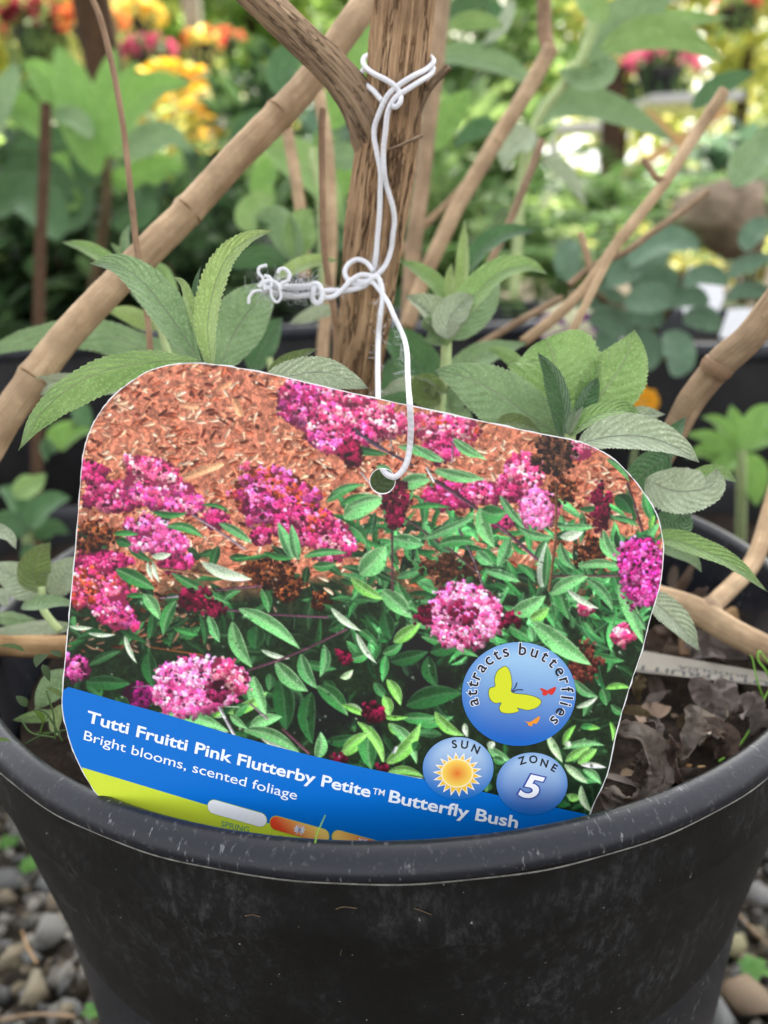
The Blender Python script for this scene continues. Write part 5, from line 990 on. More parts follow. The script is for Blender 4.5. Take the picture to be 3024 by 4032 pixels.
dead('brown dead leaf lying behind the branch fork on the right', [(1010, 150), (1050, 110), (1090, 60), (1120, 30)], 50, 1, .014, roll=.2)
lg = np.random.default_rng(15); ft = Fol()
for k in range(420):
    a, q = lg.uniform(0, 6.28), .101 * lg.uniform()**.5; b = np.array([PC[0] + q * math.cos(a), PC[1] + q * math.sin(a), SOILZ + lg.uniform(0, .006)]); dr = lg.normal(size=3) * np.array([1, 1, .35])
    ft.leaf(b, dr, lg.uniform(.003, .010), lg.uniform(.0007, .0022), lin([(104, 94, 88), (80, 70, 62), (126, 116, 110), (120, 104, 86), (56, 48, 44)][lg.integers(5)]), droop=lg.uniform(-.8, .4), seg=7, fold=lg.uniform(.2, 1.2), k=.4, e=.5)
for k in range(150):
    a, q = lg.uniform(0, 6.28), .098 * lg.uniform()**.5; b = np.array([PC[0] + q * math.cos(a), PC[1] + q * math.sin(a), SOILZ + lg.uniform(.001, .007)]); dr = lg.normal(size=3) * np.array([1, 1, .5])
    ft.leaf(b, dr, lg.uniform(.009, .02), lg.uniform(.0025, .005), lin([(170, 156, 142), (130, 112, 98), (196, 184, 172), (104, 86, 74)][lg.integers(4)]), droop=lg.uniform(-1.2, .5), seg=9, fold=lg.uniform(.5, 1.8), k=.5, e=.6)
fo = ft.build('leaf_litter', colmat('dead_litter', .85, .1)); fo['kind'] = 'stuff'
def chip(label, reg, x, y, s, c, up=.004):
    q = z(reg, x, y); p = onz(*q, SOILZ + up); v = stone_geo((0, 0, 0), 1, IV, np.random.default_rng(int(x))) * np.array([1.6, .8, .6]) * s / zk(reg) * sd(reg, x, y) / FPX + p; o = mesh('bark_chip', v, IF, plain('chip_%d' % int(x), rgb(*c), .85, .1, .4, 500, .001), None, smooth=False); tag(o, label, 'bark chip')
chip('golden brown bark chip behind the thin curled leaf stalk', 'F', 730, 1680, 60, (150, 112, 66)); chip('small pale cream chip against the front rim of the pot', 'F', 1050, 1650, 26, (206, 176, 126)); chip('brown bark chip left of the small cream chip', 'F', 940, 1640, 36, (132, 98, 64))
o = woody('cut_stick', [z('F', 1290, 380) + (.285, 120), z('F', 1450, 300) + (.285, 124), z('F', 1660, 210) + (.285, 124), z('F', 1800, 150) + (.285, 120)], STICK, None, 50, 24, .08, 22, 1.6, 60); tag(o, 'cut brown stick with rough bark lying behind the branch inside the pot', 'stick')
# white stick label lying upside down
LQ = [np.array(z('F', *p)) for p in [(480, 592), (1900, 840), (1900, 945), (430, 785)]]; LD = [.240, .226, .2235, .2365]
def LP(u, v, off=0.0):
    t = LQ[0] * (1 - u) * (1 - v) + LQ[1] * u * (1 - v) + LQ[2] * u * v + LQ[3] * (1 - u) * v; d = LD[0] * (1 - u) * (1 - v) + LD[1] * u * (1 - v) + LD[2] * u * v + LD[3] * (1 - u) * v; return P(t[0], t[1], d - off)
V = []; F = []
for i in range(25):
    for j in range(2): V += [LP(i / 24, j), LP(i / 24, j, -.0006)]
for i in range(24): b = i * 4; F += [(b, b + 4, b + 6, b + 2), (b + 1, b + 3, b + 7, b + 5), (b, b + 1, b + 5, b + 4), (b + 2, b + 6, b + 7, b + 3)]
lb = mesh('stick_label', V, F, plain('label_shaded_white', rgb(156, 150, 138), .5, .3, .05, 200), None, smooth=False); tag(lb, 'narrow white plastic stick label lying upside down on the dead leaves', 'plant label')  # white plastic, its shade put into the colour as darker beige
def ltext(s, u0, u1, v0, v1, bold):
    V, F = glyphs(s, bold); w = V[:, 0].max(); x = u0 + (u1 - u0) * V[:, 0] / w; y = v0 + (v1 - v0) * V[:, 1] / CAP
    mesh('lettering', [LP(a, b, .0001) for a, b in zip(x, y)], F, ink((84, 84, 84)), lb, smooth=False)
ltext('BUDDLEIA', .71, .27, .42, .62, .012); ltext('TUTTI FRUITTI', .93, -.01, .68, .93, .018)
def blade(label, reg, pts, half, d, col, name='grass_blade', cat='grass', parent=None, d1=None):
    q = zs(reg, pts); dd = np.linspace(d, d1 or d, len(q)); o = tube(name, [P(x, y, w) for (x, y), w in zip(q, dd)], [half / zk(reg) * d / FPX * (1 - .6 * i / len(q)) for i in range(len(q))], col, parent, n=40, segs=8); 
    return tag(o, label, cat) if label else o
GB = plain('grass_green', rgb(118, 168, 62), .5, .3, .15, 300)
bl = thing('grass_seedling', 'thin bright green grass seedling bent over the white label at the right rim', 'grass', tuple(P(*z('F', 1230, 1600), .2)))
blade(None, 'F', [(1215, 1600), (1380, 1480), (1520, 1280), (1600, 1130), (1625, 1040), (1700, 900)], 13, .205, GB, 'blade', None, bl, .215)
blade(None, 'F', [(1625, 1045), (1570, 900), (1545, 800), (1520, 680), (1500, 640)], 9, .214, GB, 'blade', None, bl)
blade(None, 'F', [(1700, 900), (1640, 780), (1570, 680), (1580, 605), (1640, 680), (1760, 830)], 11, .216, GB, 'blade', None, bl)
blade('tiny curved green grass tip poking up in front of the orange season bar', 'D', [(1370, 925), (1380, 875), (1400, 830), (1425, 775)], 5, .1475, GB, 'grass_tip', 'grass')

# ------------------------------------------------------------------ neighbouring plants in their pots
POT2 = plain('dark_pot_plastic', (.016, .016, .018, 1), .5, .4, .4, 60)
def black_pot(label, X, Y, r, h=RIMZ, soilc=SOIL, grp='black pots in the rows behind'):
    t = thing('nursery_pot', label, 'plant pot', (X, Y, 0), grp)
    lathe('rim', [(r * .955, h - .008), (r * .965, h - .002), (r * .985, h), (r * 1.01, h - .002), (r * 1.03, h - .006), (r * 1.03, h - .014), (r, h - .016)], RIMM, t, 64, (X, Y), 0)
    lathe('body', [(r, h - .015), (r * .99, h - .05), (r * .82, .004), (0, .004)], POT2, t, 64, (X, Y), 0)
    lathe('inner_wall', [(r * .9, h - .05), (r * .955, h - .008)], POT2, t, 64, (X, Y), 0)
    soil_disc((X, Y), r * .95, h - .03, .006, int(X * 100), t, 'soil', soilc); return t
TANS = plain('bark_mulch', rgb(150, 128, 104), .9, .1, .4, 160, .003)
black_pot('black pot of the left neighbour, half hidden behind the thick slanting cane', -.36, .97, .125)
black_pot('black pot filled with tan bark mulch behind the left leaf shoot', -.10, 1.04, .12, soilc=TANS)
black_pot('black pot with ribbed rim seen behind the middle leaf shoot', .115, .98, .115)
black_pot('black pot under the round-leaved shrub at the right', .31, .80, .13)
black_pot('low black pot between the front pot and the small bright plant at the far right', .24, .53, .085, .13)
black_pot('low black pot in the deep shade at the far left edge', -.235, .52, .085, .13)
def foliage_blob(f, c, rad, n, L, W, cols, up=.35, out=.9, droop=.4, seg=4, gg=None, shell=.45):
    g = gg or np.random.default_rng(n + int(abs(c[0]) * 1000))
    for _ in range(n):
        d = nrm(g.normal(size=3)); q = (shell + (1 - shell) * g.uniform()) if g.uniform() < .7 else g.uniform() ** .5
        p = np.asarray(c) + d * q * np.asarray(rad); dr = d * out + g.normal(size=3) * .45 + np.array([0, 0, up]); k = g.uniform(.6, 1.2)
        f.leaf(p - nrm(dr) * L * k * .4, dr, L * k, W * k, np.clip(cols[g.integers(len(cols))] * g.uniform(.6, 1.35), 0, 1), droop=droop * g.uniform(.3, 1.4), seg=seg)
G_ = lambda *a: [lin(c) for c in a]
GREENS = {'mid': G_((88, 134, 56), (108, 156, 70), (70, 114, 50), (130, 176, 84)), 'dark': G_((48, 86, 44), (62, 104, 54), (38, 68, 38), (78, 120, 62)), 'blue': G_((76, 118, 92), (92, 134, 106), (62, 102, 78), (112, 150, 120)),
          'bright': G_((134, 182, 76), (158, 204, 92), (112, 162, 66)), 'yellow': G_((206, 216, 96), (226, 228, 120), (180, 202, 84)), 'fern': G_((84, 140, 54), (104, 162, 66), (66, 118, 46))}
for _k in GREENS: GREENS[_k] = [np.clip((c * .74 + .26 * float(c @ np.array([.3, .6, .1]))) * np.array([1.12, 1.0, .92]), 0, 1) for c in GREENS[_k]]
WOODY = plain('green_brown_stem', rgb(96, 80, 58), .8, .2, .3, 60)
def shrub(label, c, rad, n, L, W, pal_, base=None, cat='shrub', flowers=None, group=None, name='nursery_shrub', ground=0.0, **k):
    """c: middle of the crown; stems rise from base on the ground or pot soil"""
    base = np.array(base if base is not None else (c[0], c[1], ground)); t = thing(name, label, cat, tuple(base), group); f = Fol(); g = np.random.default_rng(n + int(abs(c[0] * 977 + c[2] * 331)))
    foliage_blob(f, c, rad, n, L, W, GREENS[pal_] if isinstance(pal_, str) else pal_, gg=g, **k); f.build('foliage', FOL, t)
    ge = []
    for j in range(5):
        e = np.asarray(c) + g.uniform(-.7, .7, 3) * np.asarray(rad); m = (base + e) / 2 + g.normal(size=3) * .04 * rad[0]; ge.append(tube_geo([base + g.normal(size=3) * np.array([.1, .1, 0]) * rad[0], m, e], [rad[0] * .035, rad[0] * .028, rad[0] * .012], n=12, segs=7))
    V, F, uvv = join(ge); mesh('stems', V, F, WOODY, t, uv=uvv)
    if flowers:
        fl = Fol(); cols, nf, Lf = flowers
        for _ in range(nf):
            d = nrm(g.normal(size=3)); d[2] = abs(d[2]) * .8 + .1 * d[2]; p = np.asarray(c) + d * np.asarray(rad) * g.uniform(.85, 1.1); cc = cols[g.integers(len(cols))]
            for j in range(6): fl.leaf(p, nrm(np.array([math.cos(j * 1.047), math.sin(j * 1.047), .25]) + d * .5), Lf * g.uniform(.8, 1.2), Lf * .32, np.clip(cc * g.uniform(.8, 1.2), 0, 1), droop=.2, seg=3)
        fl.build('blossoms', PETAL, t)
    return t
def up_(u, v, d): return U(u, v, d)
# big-leaved shrub at the left, traced leaf by leaf
def bleaf(par, reg, pts, hw, d, mat, **k): return leaf(par, reg, pts, hw, d, mat, serr=.03, **k)
t = thing('broad_leaved_shrub', 'shrub with big upright bright green leaves behind the thin left twig', 'shrub', (-.34, .98, .19))
BRIGHT = leaf_mat('leaf_bright', rgb(104, 144, 66), rgb(126, 166, 84), rgb(166, 196, 120), .5, .35)
for pts, hw, d, mt in [([(420, 760), (360, 560), (310, 350), (240, 190)], 92, .85, 'G'), ([(440, 740), (450, 520), (470, 340), (500, 200)], 64, .88, 'G'), ([(470, 680), (560, 470), (680, 380), (835, 365)], 80, .84, 'G'), ([(350, 620), (250, 420), (170, 310), (90, 270)], 74, .86, 'G'), ([(190, 600), (110, 480), (40, 450), (-60, 520)], 66, .82, 'G'),
                       ([(540, 690), (640, 600), (740, 590), (835, 660)], 62, .83, 'B'), ([(400, 600), (330, 520), (270, 500), (200, 520)], 46, .83, 'B'), ([(420, 800), (300, 640), (160, 600), (60, 640)], 70, .9, 'K'), ([(470, 780), (620, 760), (720, 720), (800, 740)], 60, .88, 'G'), ([(330, 800), (180, 760), (60, 800), (-80, 900)], 110, .8, 'K'), ([(260, 1040), (140, 880), (60, 860), (-60, 960)], 110, .78, 'K'), ([(360, 900), (260, 820), (250, 720), (300, 650)], 70, .84, 'G'), ([(480, 980), (600, 900), (640, 820), (700, 830)], 64, .86, 'K'), ([(0, 560), (20, 420), (60, 320), (70, 270)], 50, .8, 'B'), ([(200, 980), (320, 900), (330, 830), (280, 780)], 80, .84, 'K'), ([(560, 640), (520, 480), (540, 340), (600, 260)], 50, .9, 'G')]:
    bleaf(t, 'R1', pts, hw, d, {'G': BRIGHT, 'B': LV['sage'], 'K': LV['dark']}[mt], roll=random.uniform(-.5, .5))
tube('stem', [(-.34, .98, .18), U(230, 430, .88), U(225, 250, .88)], [.006, .005, .003], WOODY, t, n=14, segs=8)
# round-leaved shrub at the right
RL = leaf_mat('leaf_round', rgb(84, 112, 88), rgb(102, 130, 104), rgb(128, 150, 124), .6, .1, .7)
t = thing('round_leaved_shrub', 'shrub with rounded blue-green leaves above the right black pot', 'shrub', (.31, .80, .19))
for pts, hw, d in [([(1060, 170), (1140, 90), (1240, 50), (1365, 80)], 66, .52), ([(840, 230), (810, 160), (800, 100), (815, 40)], 66, .55), ([(960, 250), (1030, 190), (1080, 165), (1150, 150)], 60, .53), ([(1040, 340), (1110, 310), (1180, 300), (1250, 330)], 66, .5), ([(880, 400), (940, 380), (1010, 400), (1080, 450)], 66, .54), ([(1250, 640), (1270, 560), (1250, 500), (1210, 450)], 72, .52), ([(1290, 250), (1360, 200), (1420, 200), (1490, 240)], 44, .5),
                   ([(1470, 300), (1540, 260), (1600, 260), (1700, 290)], 40, .48), ([(1480, 210), (1540, 160), (1600, 140), (1680, 120)], 40, .5), ([(1290, 400), (1350, 380), (1400, 390), (1450, 440)], 56, .52), ([(900, 250), (950, 280), (1000, 310), (1010, 360)], 56, .56), ([(1060, 250), (1120, 230), (1200, 220), (1280, 250)], 60, .54), ([(1120, 620), (1140, 540), (1120, 480), (1080, 440)], 60, .55), ([(1330, 520), (1280, 490), (1240, 500), (1190, 550)], 56, .54), ([(1560, 100), (1580, 40), (1610, 0), (1659, -40)], 50, .5), ([(960, 330), (920, 300), (860, 300), (800, 330)], 50, .57), ([(1200, 420), (1150, 380), (1090, 380), (1040, 410)], 52, .55), ([(1400, 330), (1340, 290), (1280, 300), (1230, 340)], 46, .53), ([(980, 560), (960, 500), (980, 450), (1030, 420)], 56, .57), ([(1150, 180), (1180, 120), (1170, 60), (1140, 20)], 50, .56)]:
    bleaf(t, 'R4', pts, hw, d, RL, roll=random.uniform(-.5, .5), k=.55, e=.6, fold=.2)
for e in [(1000, 330), (1250, 330), (1300, 200), (880, 250)]: tube('stem', [(.31, .80, .18), P(*z('R4', 1150, 480), .6), P(*z('R4', *e), .535)], [.004, .003, .002], WOODY, t, n=14, segs=7)
# tall pale-leaved shrub behind, upper right
t = thing('tall_shoot', 'tall leafy shoot with long narrow grey-green leaves at the top right, behind the canes', 'shrub', tuple(np.r_[P(*z('R2', 560, 700), .46)[:2], 0]))
tube('stem', [P(*z('R2', 560, 1300), .47), P(*z('R2', 640, 570), .45), P(*z('R2', 850, 260), .44), P(*z('R2', 960, -60), .44)], .0028, STEMG, t, n=30, segs=8)
for pts, hw, mt in [([(200, 260), (330, 240), (470, 270), (580, 320), (668, 395)], 52, 'sage'), ([(650, 560), (720, 470), (850, 440), (1050, 500), (1255, 615)], 66, 'sage'), ([(990, 250), (940, 320), (850, 340), (750, 300)], 60, 'sage'), ([(640, 560), (600, 600), (550, 640), (520, 740)], 72, 'grey'), ([(490, 570), (430, 550), (360, 580), (300, 640)], 44, 'deep'), ([(850, 260), (960, 140), (1080, 60), (1260, -20)], 96, 'sage'), ([(870, 250), (980, 150), (1180, 100), (1500, 75)], 54, 'fresh'), ([(930, 220), (1080, 140), (1250, 140), (1470, 265)], 70, 'fresh'), ([(680, 690), (760, 720), (820, 790), (875, 895)], 36, 'grey'),
                    ([(1330, 470), (1400, 400), (1490, 350), (1610, 310)], 48, 'deep'), ([(1510, 810), (1560, 730), (1620, 660), (1720, 600)], 80, 'sage'), ([(1600, 700), (1640, 640), (1700, 600), (1760, 620)], 80, 'sage'), ([(230, 650), (250, 550), (310, 460), (385, 385)], 66, 'G'), ([(440, 10), (480, 60), (470, 140), (430, 220)], 40, 'deep'), ([(960, 100), (900, 20), (860, -60), (860, -140)], 60, 'fresh'), ([(260, 110), (380, 80), (460, 90), (520, 120)], 40, 'fresh'), ([(560, 0), (520, 100), (470, 160), (420, 190)], 30, 'grey'), ([(240, 130), (330, 40), (400, 0), (470, -20)], 50, 'dark')]:
    bleaf(t, 'R2', pts, hw, random.uniform(.42, .48), BRIGHT if mt == 'G' else LV[mt], roll=random.uniform(-.4, .4))
t = thing('leafy_shoot', 'leafy shoot with big blurred green leaves between the trunk and the thick slanting cane', 'shrub', (-.06, .5, 0))
tube('stem', [(-.06, .5, 0), P(*z('R1', 1400, 1000), .47), P(*z('R1', 1350, 640), .46)], .003, STEMG, t, n=20, segs=8)
for pts, hw, mt in [([(1150, 620), (1260, 680), (1380, 780), (1500, 1000)], 84, 'fresh'), ([(1500, 330), (1540, 230), (1560, 150), (1600, 60)], 70, 'G'), ([(1280, 420), (1220, 330), (1240, 250), (1310, 180)], 70, 'deep'), ([(1400, 560), (1480, 430), (1520, 360), (1600, 300)], 74, 'G'), ([(1180, 900), (1140, 800), (1170, 720), (1230, 690)], 56, 'G'), ([(1100, 1000), (1080, 940), (1120, 880), (1190, 850)], 60, 'fresh'), ([(1560, 700), (1500, 680), (1450, 690), (1400, 760)], 60, 'sage'), ([(1450, 850), (1520, 760), (1560, 740), (1620, 720)], 60, 'G'), ([(1000, 640), (1080, 560), (1130, 520), (1200, 500)], 56, 'dark'), ([(1460, 860), (1480, 960), (1470, 1040), (1440, 1097)], 60, 'dark')]:
    bleaf(t, 'R1', pts, hw, random.uniform(.45, .52), BRIGHT if mt == 'G' else LV[mt], roll=random.uniform(-.4, .4))
t = thing('young_plant', 'small young plant with bright green pointed leaves at the far right edge', 'plant', (.24, .53, .1))
for pts, hw in [([(1540, 960), (1530, 880), (1510, 820), (1500, 760)], 44), ([(1540, 960), (1480, 880), (1430, 830), (1370, 815)], 34), ([(1550, 960), (1590, 870), (1620, 800), (1680, 760)], 48), ([(1530, 970), (1450, 920), (1390, 895), (1300, 890)], 36), ([(1520, 990), (1440, 970), (1380, 960), (1300, 990)], 40), ([(1560, 970), (1580, 1030), (1600, 1090), (1610, 1200)], 66), ([(1560, 960), (1620, 920), (1670, 900), (1740, 900)], 44), ([(1530, 990), (1480, 1020), (1450, 1060), (1420, 1140)], 44), ([(1560, 950), (1640, 840), (1680, 830), (1730, 840)], 40)]:
    bleaf(t, 'R4', pts, hw, random.uniform(.46, .5), BRIGHT, roll=random.uniform(-.5, .5))
tube('stem', [(.24, .53, .09), P(*z('R4', 1545, 1060), .49), P(*z('R4', 1540, 940), .48)], .003, STEMG, t, n=12, segs=7)
t = thing('young_plant', 'dark low plant with green leaves in the shade at the left edge beside the tag', 'plant', (-.235, .52, .1))
for reg, pts, hw, m_ in [('R3', [(250, 960), (230, 900), (260, 860), (330, 830)], 36, 'G'), ('R3', [(260, 960), (310, 900), (350, 880), (420, 880)], 30, 'G'), ('R3', [(240, 970), (200, 930), (190, 960), (200, 1010)], 30, 'deep'), ('R3', [(330, 740), (350, 800), (360, 850), (340, 900)], 40, 'deep'), ('R5', [(120, 220), (100, 120), (60, 60), (-10, 20)], 60, 'deep'), ('R5', [(130, 200), (180, 120), (240, 80), (310, 70)], 54, 'deep'), ('R5', [(110, 230), (60, 180), (20, 170), (-60, 200)], 60, 'deep'), ('R5', [(120, 210), (130, 130), (110, 60), (130, -10)], 50, 'deep'), ('R5', [(130, 230), (190, 200), (240, 190), (300, 220)], 44, 'deep'), ('R5', [(60, 60), (120, 20), (160, 0), (200, -40)], 50, 'fresh'), ('R5', [(110, 260), (150, 330), (190, 360), (240, 380)], 44, 'dark')]:
    bleaf(t, reg, pts, hw, random.uniform(.47, .52), BRIGHT if m_ == 'G' else LV[m_], roll=random.uniform(-.5, .5))
tube('stem', [(-.235, .52, .09), P(*z('R5', 120, 260), .5), P(*z('R5', 120, 120), .49)], .003, STEMG, t, n=12, segs=7)
# weeds between the pots and the gravel
t = thing('weed', 'tiny green weed sprouting inside the left rim of the pot', 'weed', tuple(onz(*z('R7', 150, 180), SOILZ)))
wf = Fol(); wg = np.random.default_rng(31)
for k in range(10):
    x, y = wg.uniform(40, 290), wg.uniform(-150, 260); q = z('R7', x, y); p = P(*q, .172 + .02 * wg.uniform()); wf.leaf(p, wg.normal(size=3) + np.array([0, -.3, .5]), wg.uniform(.003, .008), wg.uniform(.0008, .0018), lin([(60, 84, 36), (78, 100, 44), (48, 70, 30)][wg.integers(3)]), seg=4)
wf.build('leaves', FOL, t)
V, F, uvv = join([tube_geo([P(*z('R7', *a), .178), P(*z('R7', *b), .176), P(*z('R7', *c), .174)], .0002, n=10, segs=5) for a, b, c in [((110, 250), (180, 215), (290, 190)), ((150, 100), (200, 120), (270, 240)), ((90, 140), (130, 200), (240, 225)), ((200, 20), (230, 120), (240, 230))]]); mesh('stems', V, F, plain('weed_stem', rgb(50, 70, 32), .6, .2), t, uv=uvv)
def seedling(label, u, v, s, zz=.004, n=6):
    p = onz(u * 1.8228, v * 1.8228, zz); t = thing('seedling', label, 'seedling', tuple(p)); f = Fol()
    for k in range(n): a = k * 6.28 / n + .4; f.leaf(p + np.array([0, 0, s * .5]), (math.cos(a), math.sin(a), .5), s * random.uniform(.8, 1.2), s * .32, jit(lin((92, 138, 66))), droop=.3, seg=5, k=.6, e=.5)
    f.build('leaves', FOL, t); tube('stem', [p, p + np.array([0, 0, s * .55])], s * .05, GB, t, n=4, segs=6)
seedling('bright green seedling growing in the gravel right of the pot', 1622, 2108, .0075)
seedling('green seedling at the bottom edge of the gravel left of the pot', 205, 2195, .005)
seedling('faint green weed in the gravel below the left rim of the pot', 70, 1880, .006, n=9)
seedling('yellow-green weed patch in the gravel at the far left edge', 20, 1830, .006, n=7)

def wlabel(label, pts, d, c=(232, 232, 236)):
    q = [P(*z('R4', *p), d) for p in pts]; n = len(q); b = [x + FWD * .0012 for x in q]
    o = mesh('pot_label', q + b, [tuple(range(n)), tuple(range(2 * n - 1, n - 1, -1))] + [(i, n + i, n + (i + 1) % n, (i + 1) % n) for i in range(n)], plain('label_card', rgb(*c), .5, .3, .04), None, smooth=False); return tag(o, label, 'plant label')
wlabel('tall white card label standing behind the round-leaved shrub', [(1320, 165), (1400, 150), (1455, 165), (1470, 300), (1430, 385), (1300, 370), (1280, 300)], .66)
wlabel('short white card label at the right edge above the right foreground cane', [(1490, 350), (1560, 345), (1640, 360), (1659, 440), (1620, 500), (1450, 470)], .62)
o = Fol(); pf = P(*z('R4', 800, 430), .62); t = thing('pansy', 'small white and purple pansy behind the long right cane', 'flower', tuple(pf))
for k in range(6): a = k * 1.047; o.leaf(pf, XC * math.cos(a) + YC * math.sin(a) * .6, .024, .011, lin((226, 224, 190) if k not in (0, 3) else (120, 50, 130)), up=-FWD, droop=.1, seg=4, k=.6, e=.4)
o.build('petals', PETAL, t); tube('stem', [pf, np.array([pf[0] + .01, pf[1] + .05, .2])], .0012, STEMG, t, n=5, segs=6)
o = Fol(); pf = P(*z('R4', 1120, 745), .6); t = thing('marigold', 'single orange-yellow flower in the dark gap right of the right shoot', 'flower', tuple(pf))
for k in range(12): a = k * .5236; o.leaf(pf, XC * math.cos(a) + YC * math.sin(a) * .5, .012, .004, lin((226, 160, 30)), up=-FWD, droop=.1, seg=3)
o.build('petals', PETAL, t); tube('stem', [pf, np.array([pf[0], pf[1] + .03, .1])], .0012, STEMG, t, n=5, segs=6)
bo = stone_geo(U(1580, 520, 1.5), .16, IV, np.random.default_rng(77)); q = mesh('boulder', bo, IF, plain('boulder_brown', rgb(138, 122, 104), .9, .1, .55, 22, .03), None); tag(q, 'large rounded brown boulder behind the right white labels', 'boulder')

# filler plants, row by row
def fern(label, c, L, n=16, base=None):
    t = thing('fern', label, 'fern', (c[0], c[1], base or 0)); f = Fol(); g = np.random.default_rng(int(abs(c[0]) * 1e4) + n)
    for k in range(n):
        a = g.uniform(0, 6.28); el = g.uniform(.1, 1.0); d0 = np.array([math.cos(a) * math.cos(el), math.sin(a) * math.cos(el), math.sin(el)]); q = np.linspace(0, 1, 16); pts = np.asarray(c) + d0 * (q * L)[:, None] - np.array([0, 0, 1]) * (q**2 * L * .55)[:, None]; sd_ = nrm(np.cross(d0, [0, 0, 1])); cc = GREENS['fern'][g.integers(3)] * g.uniform(.7, 1.3)
        for i in range(1, 16):
            for s_ in (-1, 1): f.leaf(pts[i], sd_ * s_ + d0 * .5, L * .2 * (1 - q[i] * .8), L * .032, cc, droop=.25, seg=2)
    f.build('fronds', FOL, t); return t
Pz = lambda u, d, zz: np.array([(u - 829) / 1840 * d, d, zz])
shrub('fine-leaved dark green shrub in the middle behind the broad-leaved shrub', Pz(430, 1.15, .24), (.20, .12, .17), 900, .04, .009, 'dark')
shrub('fine-leaved green shrub at the left edge behind the brown stake', Pz(60, 1.2, .27), (.20, .12, .20), 900, .045, .011, 'dark')
shrub('fine-leaved green shrub just right of the trunk in the middle distance', Pz(930, 1.3, .26), (.16, .12, .16), 800, .045, .011, 'mid')
fern('bright green fern right of the long right cane, in front of the lawn', Pz(1330, 1.7, .30), .38, 22)
fern('green fern behind the thick pale cane right of the trunk', Pz(1120, 1.5, .27), .34, 22)
fern('darker fern low behind the middle leaf shoot', Pz(1010, 1.25, .20), .28, 18)
fern('fern with arching fronds behind the round-leaved shrub', Pz(1250, 1.3, .22), .30, 20)
fern('fern behind the forked joint of the long right cane', Pz(1470, 2.0, .28), .40, 22)
shrub('dark green shrub in the shade right behind the broad-leaved shrub', Pz(300, 1.25, .20), (.30, .16, .17), 420, .07, .018, 'dark')
shrub('dark shrub filling the gap behind the left leaf shoot', Pz(570, 1.35, .18), (.20, .16, .15), 360, .06, .016, 'dark')
shrub('mid green shrub behind the thick slanting cane near the trunk', Pz(600, 1.6, .32), (.20, .18, .16), 420, .075, .02, 'mid')
shrub('dark bluish shrub behind the trunk', Pz(760, 1.9, .34), (.24, .2, .2), 380, .08, .022, 'blue')
shrub('tall dark green shrub left of the trunk with dense crown', Pz(640, 2.3, .50), (.18, .18, .22), 420, .07, .02, 'dark')
shrub('loose mid green shrub at the left edge behind the broad leaves', Pz(80, 1.5, .30), (.30, .2, .22), 380, .10, .028, 'mid')
shrub('yellow-green shrub behind the broad-leaved shrub', Pz(250, 2.3, .42), (.40, .25, .22), 420, .10, .026, 'bright')
shrub('dark green low shrub under the ferns at the right', Pz(1180, 1.05, .11), (.22, .12, .10), 380, .05, .014, 'dark')
shrub('blue-green shrub at the right edge behind the boulder', Pz(1620, 2.2, .36), (.25, .2, .16), 320, .08, .024, 'blue')
shrub('dark shrub in the deep shade at the far left beside the left pot', Pz(-60, 1.05, .16), (.2, .14, .16), 320, .07, .02, 'dark')
shrub('green shrub right of the trunk behind the upright brown cane', Pz(980, 2.2, .42), (.26, .2, .2), 420, .09, .026, 'mid')
shrub('light green shrub at the top middle right of the trunk', Pz(1050, 2.9, .78), (.28, .25, .32), 420, .10, .028, 'mid')
shrub('low dark shrub between the pots behind the tag', Pz(830, 1.2, .12), (.24, .1, .11), 360, .05, .014, 'dark')
shrub('yellow flowering shrub left of the thick slanting cane', Pz(455, 2.6, .52), (.14, .14, .24), 300, .06, .016, 'yellow', flowers=(G_((232, 192, 64), (240, 208, 90), (222, 172, 54)), 70, .04))
black_pot('dark pot below the yellow flowers at the left', Pz(440, 2.45, 0)[0], 2.45, .09, .34)
shrub('low yellow-green ground shrub at the far right under the bench', Pz(1500, 3.4, .20), (.5, .3, .16), 320, .08, .024, 'yellow')
shrub('bright green low shrub beside the dark post at the right', Pz(1230, 3.2, .22), (.35, .3, .18), 360, .07, .02, 'bright')

# ------------------------------------------------------------------ things hanging and standing further back
GREYW = plain('grey_wood', rgb(150, 144, 130), .85, .15, .25, 14); DARKW = plain('dark_wood', rgb(70, 54, 42), .85, .15, .3, 20); TANW = plain('tan_wood', rgb(196, 156, 108), .75, .2, .2, 18); WHITEP = plain('white_paint', (.5, .5, .5, 1), .5, .3, .05, 20)
def bar_geo(a, b, w, h):
    a, b = np.array(a, float), np.array(b, float); d = nrm(b - a); s = np.cross(d, [0, 0, 1.0]); s = nrm(s) if np.linalg.norm(s) > .01 else np.array([1.0, 0, 0]); u = np.cross(s, d); e = .12 * min(w, h); pr = [(-w + e, -h), (w - e, -h), (w, -h + e), (w, h - e), (w - e, h), (-w + e, h), (-w, h - e), (-w, -h + e)]
    V = [p + s * x + u * y for p in (a, b) for x, y in pr]; F = [tuple(range(8))[::-1], tuple(range(8, 16))] + [(i, (i + 1) % 8, 8 + (i + 1) % 8, 8 + i) for i in range(8)]; return np.array(V), F, np.zeros((16, 2))
def post(label, u, d, w, top, mat):
    x = (u - 829) / 1840 * d; t = thing('wooden_post', label, 'post', (x, d, 0)); V, F, uv = bar_geo((x, d, -.02), (x, d, top), w, w); mesh('shaft', V, F, mat, t, uv=uv, smooth=False)
    V, F, uv = bar_geo((x, d, top), (x, d, top + .02), w * 1.25, w * 1.25); mesh('cap', V, F, mat, t, uv=uv, smooth=False); return t
post('grey wooden post at the top left corner', 20, 3.6, .045, 1.6, GREYW); post('grey wooden post above the yellow flowers', 505, 4.0, .035, 1.9, GREYW); post('dark brown post at the right in front of the bright lawn', 1312, 3.0, .028, .72, DARKW)
